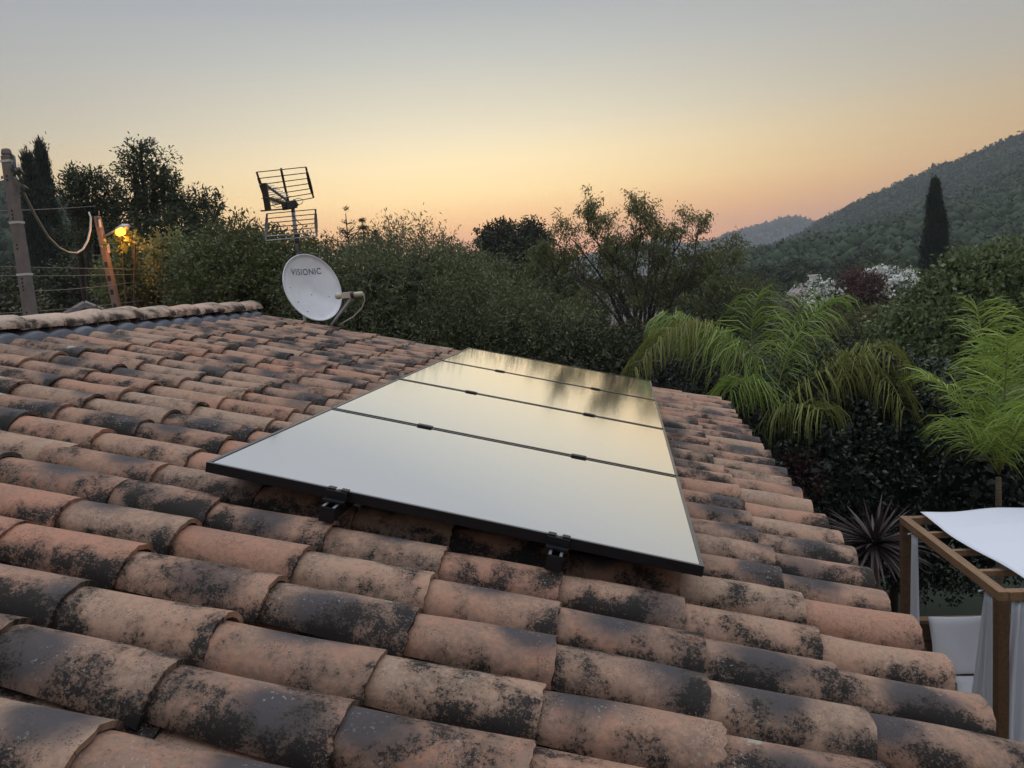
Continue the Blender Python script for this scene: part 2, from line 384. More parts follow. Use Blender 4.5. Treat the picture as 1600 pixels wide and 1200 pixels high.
RNG = np.random.default_rng(5)
def vnoise(seed, n=6, dim=2, f0=1.0):
    r = np.random.default_rng(seed); K = r.normal(size=(n, dim)); K /= np.linalg.norm(K, axis=1)[:, None]
    F = f0*2.0**np.linspace(0, 3, n); ph = r.random(n)*6.28
    def fn(p): return sum(np.sin(p@K[i]*F[i]+ph[i])/(F[i]/f0)**.8 for i in range(n))
    return fn
class Hill:
    def __init__(s, name, prof, r0, R, r1, seed, pw=1.4, rough=.03, na=140, nr=46, z0=-1.5, group=None):
        """prof: [(azimuth deg, skyline elevation deg)], skyline at distance R"""
        s.prof, s.r0, s.R, s.r1, s.pw, s.z0 = prof, r0, R, r1, pw, z0
        s.n = vnoise(seed, 7, 2, 2*PI/(R*.45)); s.rough = rough
        A = np.linspace(prof[0][0], prof[-1][0], na); T = np.concatenate([np.linspace(r0, R, nr), np.linspace(R, r1, 14)[1:]])
        aa, rr = np.meshgrid(A, T, indexing='ij'); z = s.h(aa, rr)
        V = np.stack([rr*np.sin(np.radians(aa)), rr*np.cos(np.radians(aa)), z], -1).reshape(-1, 3)
        m = len(T); i = np.arange(na-1)[:, None]*m + np.arange(m-1)[None]
        F = np.stack([i, i+1, i+1+m, i+m], -1).reshape(-1, 4)
        o = link(name, mesh_arrays(name, V, F, M['hill_m'], True)); tag(o, kind='structure')
    def h(s, az_, r):
        top = np.tan(np.radians(interp(az_, s.prof)))*s.R + ZC
        t = np.clip((r-s.r0)/(s.R-s.r0), 0, 1)
        t2 = np.clip((s.r1-r)/(s.r1-s.R), 0, 1)
        t2 = np.where(r > s.R, t2*t2*(3-2*t2), 1)
        x, y = r*np.sin(np.radians(az_)), r*np.cos(np.radians(az_))
        nz = s.n(np.stack([x, y], -1))*s.rough*s.R*np.sin(PI*np.clip(t, 0, 1))*.35
        return s.z0 + (top - s.z0)*np.power(t, s.pw)*t2 + nz*t2
skyR = [px_az(*p) for p in ((1090, 432), (1130, 418), (1180, 404), (1230, 384), (1262, 367), (1300, 345), (1350, 321), (1400, 297), (1450, 275), (1500, 257), (1550, 237), (1600, 217))]
skyR = [(a, e) for a, e in skyR] + [(29, 9.6), (34, 10.6), (42, 10), (55, 7), (70, 3)]
hillR = Hill('hill', skyR, 55, 620, 1000, 3, 1.75, .014)
skyL = [(-75, 2), (-60, 6), (-50, 8)] + [px_az(*p) for p in ((0, 296), (60, 312), (110, 330), (200, 385), (300, 420), (420, 440), (560, 448))]
hillL = Hill('hill', skyL, 60, 260, 420, 9, 1.3, .03, 110, 30)
skyF = [px_az(*p) for p in ((700, 452), (820, 425), (900, 405), (980, 385), (1040, 376), (1080, 384), (1115, 376), (1135, 367), (1160, 360), (1200, 350), (1225, 341), (1245, 339), (1262, 343), (1290, 360), (1340, 380), (1420, 400))]
hillF = Hill('hill', skyF, 900, 1500, 1900, 15, 1.1, .01, 120, 24, z0=-3)

# lawn round the pergola
lw = MB(); n_ = 28
for k in range(n_):
    a = 2*PI*k/n_; rr = 4.6*(1+.06*math.sin(3*a)); lw.v.append((4.6+rr*math.cos(a)*.95, 7.0+rr*math.sin(a), .004))
lw.f.append(tuple(range(n_)))
tag(lw.build('lawn', M['lawn']), kind='structure')

# ------------------------------------------------------------------ the house and its roof
PITCH = math.radians(13.8); HP = .93
Dv = Vector((math.cos(PITCH), 0, -math.sin(PITCH))); Yv = Vector((0, 1, 0)); Nv = Vector((math.sin(PITCH), 0, math.cos(PITCH)))
O0 = Vector((0, 0, ZC)) - Nv*HP                 # on the plane of the tile crowns, straight under the eye
def RP(u, v, w_=0.0): return O0 + Dv*u + Yv*v + Nv*w_
ROOF_M = Matrix(((Dv.x, 0, Nv.x, O0.x), (0, 1, 0, O0.y), (Dv.z, 0, Nv.z, O0.z), (0, 0, 0, 1)))
U_EAVE, U_RIDGE, V0, V1 = 1.15, -3.74, -.5, 7.56
house = thing('house', 'low house in the foreground under a weathered terracotta tile roof', 'house', (RP(-1.2, 3.4).x, 3.4, 0))
def under(o, parent):
    """parent without moving"""
    bpy.context.view_layer.update()
    mw = o.matrix_world.copy(); o.parent = parent; o.matrix_parent_inverse = parent.matrix_world.inverted(); return o
bpy.context.view_layer.update()
eave_pt = RP(U_EAVE-.32, 0, -.30); ridge_pt = RP(U_RIDGE, 0, -.30)
hw = MB()
xr = ridge_pt.x; xe = eave_pt.x; xb = 2*xr - xe
ring = [(xe, 0), (xe, eave_pt.z), (xr, ridge_pt.z), (xb, eave_pt.z), (xb, 0)]
va = [(x, -.3, z) for x, z in ring]; vb = [(x, V1-.22, z) for x, z in ring]
hw.add(va+vb, [(4, 3, 2, 1, 0), (5, 6, 7, 8, 9), (0, 1, 6, 5), (1, 2, 7, 6), (2, 3, 8, 7), (3, 4, 9, 8)])
under(hw.build('wall', M['render']), house)
roof = MB()
e1 = RP(U_EAVE-.06, 0, -.14); e0 = RP(U_EAVE-.06, 0, -.24); t1 = RP(U_RIDGE, 0, -.14); t0_ = RP(U_RIDGE, 0, -.24)
bx1 = 2*t1.x - e1.x
ring = [(e1.x, e1.z), (t1.x, t1.z), (bx1, e1.z), (bx1, e0.z), (t0_.x, t0_.z), (e0.x, e0.z)]
va = [(x, V0, z) for x, z in ring]; vb = [(x, V1, z) for x, z in ring]
n6 = 6
roof.add(va+vb, [(0, 1, 4, 5), (1, 2, 3, 4), (11, 10, 7, 6), (10, 9, 8, 7)] + [(i, i+6, (i+1) % 6+6, (i+1) % 6) for i in range(6)])
roof_o = under(roof.build('roof', M['deck']), house)

def tile_geo(rng, L=.455, wn=.078, ww=.098, hn=.066, hw_=.085, th=.014, ns=12, nl=4, flip=False, rough=1.0):
    """one half-round clay tile; x runs down the slope, its wide end downhill (uphill for a channel tile)"""
    L = L*(1+rng.normal()*.008); k1 = 1+rng.normal()*.02; k2 = 1+rng.normal()*.02
    xs = np.linspace(0, L, nl+1); an = np.linspace(0, PI, ns+1)
    t = xs/L; W = (wn+(ww-wn)*t)*k1; H = (hn+(hw_-hn)*t)*k2
    if flip: W, H = W[::-1], H[::-1]
    flat = 1+.03*np.sin(2*an)*rng.normal()
    edge = (rng.normal(size=ns+1)*.0022 + .004*np.sin(an*1.0)*rng.normal())*rough
    start = rng.normal(size=ns+1)*.002*rough
    bw_ = .0035*rng.normal()*rough; V = []; T = []
    for lay in (0, 1):
        for i in range(nl+1):
            w2 = W[i]-(th if lay else 0); h2 = H[i]-(th if lay else 0)
            bow = bw_*math.sin(PI*t[i])
            x = xs[i] + (edge if i == nl else 0) + (start if i == 0 else 0)
            y = w2*np.cos(an)*flat; z = h2*np.sin(an)**.92 + bow
            V.append(np.stack([x+np.zeros_like(y), y, z], 1))
            T.append(np.stack([x+np.zeros_like(y), (an-PI/2)*(W[i]+H[i])/2, np.zeros_like(y)], 1))
    V = np.concatenate(V); T = np.concatenate(T)
    m = ns+1; i, j = np.meshgrid(np.arange(nl), np.arange(ns), indexing='ij'); q = i*m+j
    F0 = np.stack([q, q+1, q+1+m, q+m], -1).reshape(-1, 4); off = m*(nl+1)
    F1 = F0[:, ::-1]+off
    j = np.arange(ns)
    Fe = np.stack([j, j+off, j+1+off, j+1], -1); e = nl*m
    Ff = np.stack([e+j, e+j+1, e+j+1+off, e+j+off], -1)
    i = np.arange(nl)
    Fl = np.stack([i*m, (i+1)*m, (i+1)*m+off, i*m+off], -1); Fr = np.stack([i*m+ns, i*m+ns+off, (i+1)*m+ns+off, (i+1)*m+ns], -1)
    if flip: V[:, 2] *= -1
    F = np.concatenate([F0, F1]); E = np.concatenate([Fe, Ff, Fl, Fr])
    u_, inv = np.unique(E, return_inverse=True); E = inv.reshape(E.shape)+len(V)
    V = np.concatenate([V, V[u_]]); T = np.concatenate([T, T[u_]]); F = np.concatenate([F, E])
    if not flip: F = F[:, ::-1]
    return V, F, T
def tile_place(rng, V, u, v, w_, jit=1.0, roll=0.0):
    a = rng.normal()*.012*jit; b = rng.normal()*.008*jit; c = rng.normal()*.022*jit + roll
    V = V.copy(); x, y, z = V.T
    y, z = y*math.cos(c)-z*math.sin(c), y*math.sin(c)+z*math.cos(c)
    x, y = x*math.cos(a)-y*math.sin(a), x*math.sin(a)+y*math.cos(a)
    x, z = x*math.cos(b)+z*math.sin(b), -x*math.sin(b)+z*math.cos(b)
    return np.stack([x+u, y+v, z+w_], 1)
MR = np.array(ROOF_M)[:3, :3]; OR = np.array(ROOF_M)[:3, 3]
def to_world(V): return V@MR.T + OR
rng = np.random.default_rng(11)
ROW, COURSE, VR = .2345, .383, 1.853
covers = []
for k in range(-9, 25):
    v = VR + k*ROW
    rowj = rng.normal()*.006; rowv = rng.normal()*.006
    for c in range(14):
        ue = U_EAVE - c*COURSE + rowj + rng.normal()*.011
        us = ue-.455
        L = .455
        if us < U_RIDGE-.1: continue
        covers.append((us, v+rowv+rng.normal()*.003, c, k))
def hidden(u, v): return -1.16 < u and u+.455 < .30 and 2.62 < v < 6.86
def weight(us, v):
    p = proj(RP(us+.25, v, 0))
    if p[2] < .2 or not (-120 < p[0] < 1720 and -60 < p[1] < 1320): return 0
    return 1/p[2]
order = sorted(range(len(covers)), key=lambda i: -(weight(covers[i][0], covers[i][1]) if not hidden(covers[i][0], covers[i][1]) else 0))
single = set(order[:299])
def tile_attrs(T, seed, rnd, n):
    T = T.copy(); T[:, 2] = seed
    return T, np.tile(np.array(rnd, np.float32), (n, 1))
bulk = ([], [], [], []); nb = 0
for i, (us, v, c, k) in enumerate(covers):
    near = proj(RP(us+.2, v))[2] < 3.2
    V, F, T = tile_geo(rng, ns=16 if near else 10, nl=5 if near else 2)
    V = tile_place(rng, V, us, v, -.083)
    rnd = rng.random(4); T, R_ = tile_attrs(T, i*.731+3, rnd, len(V))
    if i in single:
        ctr = V.mean(0); me = mesh_arrays('roof_tile', (V-ctr)@MR.T, F, M['tile'], True, {'tco': ('FLOAT_VECTOR', T), 'trnd': ('FLOAT_COLOR', R_)})
        o = link('roof_tile', me, roof_o); o.matrix_parent_inverse = roof_o.matrix_world.inverted(); o.location = to_world(ctr[None])[0]
    else:
        bulk[0].append(V); bulk[1].append(F+nb); bulk[2].append(T); bulk[3].append(R_); nb += len(V)
# bulk of the tiles, and a plain second slope behind the ridge
me = mesh_arrays('hidden_tiles', to_world(np.concatenate(bulk[0])), np.concatenate(bulk[1]), M['tile'], True,
                 {'tco': ('FLOAT_VECTOR', np.concatenate(bulk[2])), 'trnd': ('FLOAT_COLOR', np.concatenate(bulk[3]))})
o = link('roof_tile_mass', me, roof_o); o.matrix_parent_inverse = roof_o.matrix_world.inverted(); o['kind'] = 'stuff'
# channel tiles between the rows
bulk = ([], [], [], []); nb = 0
for k in range(-10, 25):
    v = VR + (k+.5)*ROW
    for c in range(14):
        us = U_EAVE - c*COURSE - .455 + .02 + rng.normal()*.012
        if us < U_RIDGE-.1: continue
        near = proj(RP(us+.2, v))[2] < 3.0
        V, F, T = tile_geo(rng, wn=.085, ww=.105, hn=.050, hw_=.058, th=.013, ns=8, nl=2, flip=True)
        V = tile_place(rng, V, us, v, -.066)
        V[:, 2] += (V[:, 0]-us)*.012
        rnd = rng.random(4); T, R_ = tile_attrs(T, k*3.3+c*.77+100, rnd, len(V))
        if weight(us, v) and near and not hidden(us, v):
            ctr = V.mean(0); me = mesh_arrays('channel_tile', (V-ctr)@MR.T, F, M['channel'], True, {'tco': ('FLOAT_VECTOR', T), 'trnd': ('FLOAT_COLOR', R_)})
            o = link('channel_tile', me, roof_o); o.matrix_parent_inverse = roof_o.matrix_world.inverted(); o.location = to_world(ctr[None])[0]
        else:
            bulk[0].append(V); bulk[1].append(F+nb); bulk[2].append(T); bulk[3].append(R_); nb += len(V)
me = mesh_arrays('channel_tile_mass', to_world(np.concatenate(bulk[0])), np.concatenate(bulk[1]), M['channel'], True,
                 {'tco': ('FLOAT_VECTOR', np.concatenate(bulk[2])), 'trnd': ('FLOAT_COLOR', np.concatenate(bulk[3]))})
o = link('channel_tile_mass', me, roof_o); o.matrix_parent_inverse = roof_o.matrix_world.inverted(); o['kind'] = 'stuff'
# back slope, out of sight beyond the ridge
bulk = ([], [], [], []); nb = 0
mir = np.array([[-1, 0, 0], [0, 1, 0], [0, 0, 1]])
for k in range(-9, 24):
    for c in range(13):
        us = U_EAVE - c*COURSE - .455
        V, F, T = tile_geo(rng, ns=5, nl=1); V = to_world(tile_place(rng, V, us, VR+k*ROW, -.083))
        V[:, 0] = 2*t1.x - V[:, 0]
        T, R_ = tile_attrs(T, k*2.1+c*.37, rng.random(4), len(V))
        bulk[0].append(V); bulk[1].append(F[:, ::-1]+nb); bulk[2].append(T); bulk[3].append(R_); nb += len(V)
me = mesh_arrays('back_slope_tiles', np.concatenate(bulk[0]), np.concatenate(bulk[1]), M['tile'], True,
                 {'tco': ('FLOAT_VECTOR', np.concatenate(bulk[2])), 'trnd': ('FLOAT_COLOR', np.concatenate(bulk[3]))})
o = link('roof_tile_mass', me, roof_o); o.matrix_parent_inverse = roof_o.matrix_world.inverted(); o['kind'] = 'stuff'
# ridge: flashing strip shaped over the tile rows, then the ridge tiles
ny = 420; vv = np.linspace(V0, V1-.05, ny)
ph = ((vv-VR)/ROW+.5) % 1-.5
fv = []
for uu, base_, amp in ((U_RIDGE-.05, .0, .02), (U_RIDGE+.12, .004, .03), (U_RIDGE+.17, -.006, .04), (U_RIDGE+.172, -.13, .0)):
    fv.append(np.stack([np.full(ny, uu)+RNG.normal(size=ny)*.002, vv, base_ - amp*np.clip(np.abs(ph)*2-.15, 0, 1)**1.5], 1))
fv = to_world(np.concatenate(fv)); i = np.arange(ny-1)
ff = np.concatenate([np.stack([i+q*ny, i+1+q*ny, i+1+(q+1)*ny, i+(q+1)*ny], 1) for q in range(3)])
me = mesh_arrays('ridge_flashing', fv, ff, M['flash'], True)
o = link('ridge_flashing', me, roof_o); o.matrix_parent_inverse = roof_o.matrix_world.inverted()
top = RP(U_RIDGE, 0, -.022)
v = V1+.06; kk = 0
while v > V0:
    V, F, T = tile_geo(rng, L=.47, wn=.135, ww=.150, hn=.080, hw_=.094, th=.016, ns=14, nl=3)
    # x of the tile runs along -Y here (wide end towards the eye), z stays up
    a = rng.normal()*.012; b = rng.normal()*.01
    x, y, z = V.T
    Wd = np.stack([-y*math.cos(a) + x*math.sin(a), x*math.cos(a) - .47 + y*math.sin(a), z + .012*x/.47 + b*x], 1)
    T, R_ = tile_attrs(T, kk*1.9+500, rng.random(4), len(V))
    me = mesh_arrays('ridge_tile', Wd, F, M['ridge'], True, {'tco': ('FLOAT_VECTOR', T), 'trnd': ('FLOAT_COLOR', R_)})
    o = link('ridge_tile', me, roof_o); o.matrix_parent_inverse = roof_o.matrix_world.inverted()
    o.location = (top.x + rng.normal()*.006, v, top.z + rng.normal()*.003)
    v -= .405; kk += 1
# mortar bedding at the eave between the deck and the tiles
mb = MB()
mb.add([RP(U_EAVE-.10, V0, -.139), RP(U_EAVE-.05, V0, -.139), RP(U_EAVE-.05, V0, -.113), RP(U_EAVE-.10, V0, -.113),
        RP(U_EAVE-.10, V1, -.139), RP(U_EAVE-.05, V1, -.139), RP(U_EAVE-.05, V1, -.113), RP(U_EAVE-.10, V1, -.113)],
       [(0, 1, 2, 3), (7, 6, 5, 4), (0, 4, 5, 1), (1, 5, 6, 2), (2, 6, 7, 3), (3, 7, 4, 0)])
o = mb.build('eave_mortar', M['mortar'], roof_o); o.matrix_parent_inverse = roof_o.matrix_world.inverted()

# ------------------------------------------------------------------ solar panels
PU0, PU1, PV0, PSTEP, PD = -1.263, .416, 2.373, 1.1445, 1.128
WT = .100; WB = WT-.035
def ubox(mb, u0, u1, v0, v1, w0, w1, rel=None):
    mb.add([RP(a, b, c) for a, b, c in ((u0,v0,w0),(u1,v0,w0),(u1,v1,w0),(u0,v1,w0),(u0,v0,w1),(u1,v0,w1),(u1,v1,w1),(u0,v1,w1))],
           [(0,3,2,1),(4,5,6,7),(0,1,5,4),(1,2,6,5),(2,3,7,6),(3,0,4,7)])
plabels = ['solar panel nearest the eye, pale grey sheen and two clamps on its near edge',
           'second solar panel from the near end, plain cream sky reflection',
           'third solar panel from the near end, cream with faint dark streaks at its right',
           'farthest solar panel, golden reflection with tree streaks, beside the dark bushes']
for i in range(4):
    v0 = PV0 + i*PSTEP; v1 = v0+PD; base = RP((PU0+PU1)/2, (v0+v1)/2, WB)
    t = thing('solar_panel', plabels[i], 'solar panel', base, 'solar panels on the tile roof')
    fw = .012; fr = MB()
    ubox(fr, PU0, PU1, v0, v0+fw, WB, WT); ubox(fr, PU0, PU1, v1-fw, v1, WB, WT)
    ubox(fr, PU0, PU0+fw, v0+fw, v1-fw, WB, WT); ubox(fr, PU1-fw, PU1, v0+fw, v1-fw, WB, WT)
    fo_ = fr.build('frame', M['black_alu'], t, rel=base); fo_.data.materials.append(M['frame_top_sheen'])
    for p_ in fo_.data.polygons:
        if p_.normal.dot(Nv) > .9: p_.material_index = 1  # upward faces take the painted sheen colour, sides stay black
    gl = MB(); ubox(gl, PU0+fw, PU1-fw, v0+fw, v1-fw, WT-.008, WT-.0025); gl.build('glass', M['glass'], t, rel=base)
    bk = MB(); ubox(bk, PU0+fw, PU1-fw, v0+fw, v1-fw, WT-.014, WT-.0085); bk.build('backsheet', M['dark_pl'], t, rel=base)
UR1, UR2 = -.79, -.046
for j, (ur, lab) in enumerate(((UR1, 'black mounting rail under the left part of the panels, its end by the left clamp'),
                               (UR2, 'black mounting rail under the right part of the panels, its end by the right clamp'))):
    base = RP(ur, 4.6, WB-.045)
    t = thing('mounting_rail', lab, 'mounting rail', base, 'mounting rails under the solar panels')
    v0, v1 = PV0-.085, PV0+4*PSTEP+.05; hw2 = .022; w0, w1 = WB-.046, WB-.001
    rl = MB()
    ubox(rl, ur-hw2, ur+hw2, v0, v1, w0, w0+.004); ubox(rl, ur-hw2, ur-hw2+.004, v0, v1, w0+.004, w1); ubox(rl, ur+hw2-.004, ur+hw2, v0, v1, w0+.004, w1)
    rl.build('rail', M['black_alu'], t, rel=base)
    lp = MB()
    ubox(lp, ur-hw2, ur-hw2+.009, v0+.004, v1, w1-.0005, w1+.001); ubox(lp, ur+hw2-.009, ur+hw2, v0+.004, v1, w1-.0005, w1+.001)
    lp.build('rail_lip', M['alu'], t, rel=base)
    ec = MB(); ubox(ec, ur-hw2-.003, ur+hw2+.003, v0-.004, v0, w0-.003, w1+.001); ec.build('end_cap', M['black_alu'], t, rel=base)
    # end clamp gripping the near frame
    cl = MB(); cw = .036
    ubox(cl, ur-cw, ur+cw, PV0-.022, PV0-.002, w1-.008, WT+.001)
    ubox(cl, ur-cw, ur+cw, PV0-.045, PV0-.022, w1+.002, w1+.012)
    ubox(cl, ur-cw, ur-.010, PV0-.014, PV0+.010, WT+.0015, WT+.006); ubox(cl, ur+.010, ur+cw, PV0-.014, PV0+.010, WT+.0015, WT+.006)
    cl.build('end_clamp', M['black_alu'], t, rel=base, bevel=.001)
    bl = MB(); c0 = RP(ur, PV0-.010, 0)
    bl.tube([RP(ur, PV0-.011, WT-.005), RP(ur, PV0-.011, WT+.007)], .0065, 10); bl.build('bolt', M['alu'], t, rel=base)
    for i in range(1, 4):
        vc = PV0+i*PSTEP-(PSTEP-PD)/2
        mc = MB(); ubox(mc, ur-.035, ur+.035, vc-.017, vc+.017, WT+.0012, WT+.0055); mc.build('mid_clamp', M['black_alu'], t, rel=base)
    for vh in (2.66, 4.1, 5.3, 6.6):
        vk = VR + round((vh-VR)/ROW)*ROW
        hk = MB(); ubox(hk, ur-.03, ur+.03, vk-.02, vk+.02, -.03, w0-.001); hk.build('roof_hook', M['alu'], t, rel=base)

# ------------------------------------------------------------------ dish and antenna at the far gable
dc = P(489, 449, 8.35); nrm = (camdir(.68, .27, -.68)).normalized()
dt = thing('satellite_dish', 'round grey white satellite dish lettered VISIONIC behind the roof edge', 'satellite dish', dc)
upd = (Vector((0, 0, 1)) - nrm*nrm.z).normalized(); sdv = upd.cross(nrm).normalized()
if (sdv @ camdir(1, 0, 0)) < 0: sdv = -sdv
RD = .365; RDx = .335; dep = .062
nr_, na_ = 8, 48
V = []; F = []
def dsurf(x, y): return sdv*x + upd*y + nrm*(dep*((x/RDx)**2+(y/RD)**2)-dep)
for side in (0, 1):
    for i in range(nr_+1):
        for k in range(na_):
            a = 2*PI*k/na_; q = i/nr_
            V.append(dsurf(RDx*q*math.cos(a), RD*q*math.sin(a)) - nrm*(.006*side))
m_ = (nr_+1)*na_
for side in (0, 1):
    for i in range(nr_):
        for k in range(na_):
            f = [i*na_+k, (i+1)*na_+k, (i+1)*na_+(k+1) % na_, i*na_+(k+1) % na_]
            F.append([j+side*m_ for j in (f if not side else f[::-1])])
for k in range(na_):
    a, b = nr_*na_+k, nr_*na_+(k+1) % na_; F.append([a, b, b+m_, a+m_])
link('reflector', mesh_arrays('reflector', np.array([tuple(v) for v in V]), np.array(F), M['dish'], True), dt)
rimb = MB(); rimb.tube([dsurf(RDx*math.cos(a), RD*math.sin(a)) for a in np.linspace(0, 2*PI, 49)], .007, 6, cap=False)
rimb.build('rim', M['dish'], dt, smooth=True)
# lettering, bent onto the reflector
fc = bpy.data.curves.new('lettering', 'FONT'); fc.body = 'VISIONIC'; fc.size = .1; fc.align_x = 'CENTER'; fc.align_y = 'CENTER'; fc.space_character = 1.12
fo = bpy.data.objects.new('tmp_text', fc); COL.objects.link(fo); bpy.context.view_layer.update()
tme = bpy.data.meshes.new_from_object(fo.evaluated_get(bpy.context.evaluated_depsgraph_get())); bpy.data.objects.remove(fo)
tme.name = 'lettering'
tw = max(v.co.x for v in tme.vertices)-min(v.co.x for v in tme.vertices)
lt_c = (-.005, .185)
for v_ in tme.vertices:
    x = v_.co.x*(.36/tw)+lt_c[0]; y = v_.co.y*(.36/tw)*1.15+lt_c[1]
    v_.co = dsurf(x, y) + nrm*.003
tme.materials.clear(); tme.materials.append(M['ink']); link('lettering', tme, dt)
rs = MB()
for x, y, q in ((-.20, -.14, .006), (-.13, -.25, .006), (.0, -.06, .006), (.13, .2, .004), (-.25, .02, .004), (.19, -.1, .005)):
    c = dsurf(x, y); rs.tube([c+nrm*.001, c+nrm*.004], q, 8)
rs.build('screw', M['rust'], dt)
def loc(px, py, d): return P(px, py, d)-dc
lnb_a, lnb_b = loc(524, 463, 7.95), loc(567, 459, 7.86)
lb = MB(); dd = (lnb_b-lnb_a).normalized(); Lb = (lnb_b-lnb_a).length
lb.tube([lnb_a, lnb_a+dd*.02, lnb_a+dd*.05, lnb_a+dd*.051, lnb_a+dd*.075], [.022, .034, .034, .026, .026], 14)
lb.bar(lnb_a+dd*.07, lnb_a+dd*.17, .056, .060)
lb.tube([lnb_a+dd*.19, lnb_a+dd*.195, lnb_a+dd*.26, lnb_a+dd*Lb], [.016, .026, .026, .022], 12)
lb.build('receiver', M['cream'], dt, bevel=.004)
hb = MB(); hb.tube([lnb_a+dd*.165, lnb_a+dd*.195], .036, 12); hb.build('holder', M['dark_pl'], dt)
ar = MB(); ar.bar(loc(518, 508, 8.25), lnb_a+dd*.17-Vector((0, 0, .03)), .026, .026); ar.build('feed_arm', M['galv'], dt)
cb = MB(); c_ = [loc(568, 459, 7.86), loc(570, 470, 7.9), loc(565, 482, 8.0), loc(552, 495, 8.1), loc(538, 503, 8.2), loc(530, 508, 8.25)]
cb.tube(c_, .006, 6); cb.build('cable', M['strap'], dt, smooth=True)
bkm = MB(); bkm.tube([-nrm*.075, -nrm*.14], .05, 10); bkm.bar(-nrm*.10+Vector((0, 0, -.02)), Vector((loc(466, 430, 8.6).x, loc(466, 430, 8.6).y, -.02)), .05, .05)
bkm.build('bracket', M['galv'], dt)

mp_ = P(466, 405, 8.62); mtop = P(455, 318, 8.62).z + .03
an = thing('tv_antenna', 'dark TV antenna with two reflector grids on a mast above the dish', 'antenna', (mp_.x, mp_.y, 0))
AO = Vector((mp_.x, mp_.y, 0))
ms = MB(); ms.tube([Vector((0, 0, 2.9)), Vector((0, 0, mp_.z+.16))], .016, 10); ms.tube([Vector((0, 0, mp_.z+.06)), Vector((0, 0, mtop))], .021, 10)
ms.build('mast', M['galv'], an, smooth=True)
gb = MB(); gb.tube([Vector((0, 0, 0)), Vector((0, 0, .45))], .03, 8)
def LA(px, py, d): return P(px, py, d)-AO
def grid_(name, tl, tr, br, bl, d_top, d_bot, nrod):
    a, b, c, d = LA(*tl, d_top), LA(*tr, d_top), LA(*br, d_bot), LA(*bl, d_bot)
    bow = camdir(.3, 0, -1).normalized()
    def side(p, q, t): return p.lerp(q, t) + bow*(-.035*4*t*(1-t))
    fr = MB()
    for p, q in ((a, d), (b, c)):
        for i in range(6):
            t0, t1_ = i/6, (i+1)/6; wdt = .012+.022*math.sin(PI*(i+.5)/6)
            fr.bar(side(p, q, t0), side(p, q, t1_), .010, wdt, up=camdir(1, 0, 0))
    o_ = fr.build('reflector_frame', M['antenna'], an)
    for i in range(nrod):
        t = i/(nrod-1); rd = MB(); rd.tube([side(a, d, t), side(b, c, t)], .0048, 6); rd.build('reflector_rod', M['antenna'] if t < .75 or name != 'low' else M['galv'], an)
    return a, b, c, d
A1 = grid_('up', (401, 269), (478, 261), (490, 309), (419, 322), 8.35, 8.6, 7)
A2 = grid_('low', (417, 334), (493, 327), (495, 369), (415, 376), 8.6, 8.4, 7)
cs_ = MB()
cs_.bar(LA(439, 263.5, 8.33), LA(447, 300, 8.5), .02, .028); cs_.bar(LA(447, 300, 8.5), LA(452, 318, 8.6), .016, .02)
cs_.build('centre_strut', M['antenna'], an)
hb = MB(); hb.bar(LA(444, 322, 8.5), LA(460, 319, 8.62), .075, .085); hb.tube([LA(459, 313, 8.62), LA(465, 322, 8.62)], .02, 8); hb.build('dipole_box', M['dark_pl'], an, bevel=.008)
bo = MB(); tipU, tipL = LA(414, 288, 7.75), LA(418, 309, 7.75)
bo.bar(LA(450, 314, 8.6), tipU, .016, .022); bo.bar(LA(450, 320, 8.6), tipL, .018, .024)
bo.build('boom', M['antenna'], an)
pt = MB(); pt.bar(LA(412, 286, 7.75), LA(419, 328, 7.8), .03, .055, up=camdir(1, 0, 0)); pt.build('end_plate', M['antenna'], an)
lat = (LA(478, 261, 8.35)-LA(401, 269, 8.35)).normalized()
for kq, (p0, p1) in enumerate(((LA(450, 314, 8.6), tipU), (LA(450, 320, 8.6), tipL))):
    for i in range(8):
        c = p0.lerp(p1, .25+.75*i/7); hl = .085-.004*i
        dr = MB(); dr.tube([c-lat*hl, c+lat*hl], .004, 5); dr.build('director_rod', M['antenna'] if kq else M['galv'], an)
lr = MB(); lr.tube([LA(408, 329.5, 8.0), LA(452, 326, 8.6)], .008, 6); lr.build('support_arm', M['antenna'], an)
lp = MB()
lp.tube([LA(458, 312, 8.6), LA(468, 309.5, 8.55), LA(474, 312, 8.5), LA(472, 318, 8.5), LA(462, 321, 8.6)], .004, 6)
lp.tube([LA(447, 322, 8.5), LA(432, 324, 8.3), LA(425, 321, 8.3), LA(428, 314, 8.3), LA(446, 318, 8.5)], .004, 6)
lp.build('dipole_loop', M['galv'], an, smooth=True)
cbx = MB(); cbx.tube([LA(457, 336, 8.58), LA(466, 347, 8.55), LA(474, 353, 8.55), LA(470, 359, 8.55), LA(463, 366, 8.58)], .005, 6)
cbx.tube([LA(461, 378, 8.6), LA(459, 386, 8.58), LA(463, 393, 8.6), LA(461, 402, 8.6)], .005, 6); cbx.build('cable', M['cable_dark'], an, smooth=True)
ab = MB(); z0 = LA(463, 370, 8.6); ab.bar(LA(463, 365, 8.55), LA(464.5, 380, 8.55), .085, .05); ab.build('amplifier_box', M['dark_pl'], an, bevel=.008)

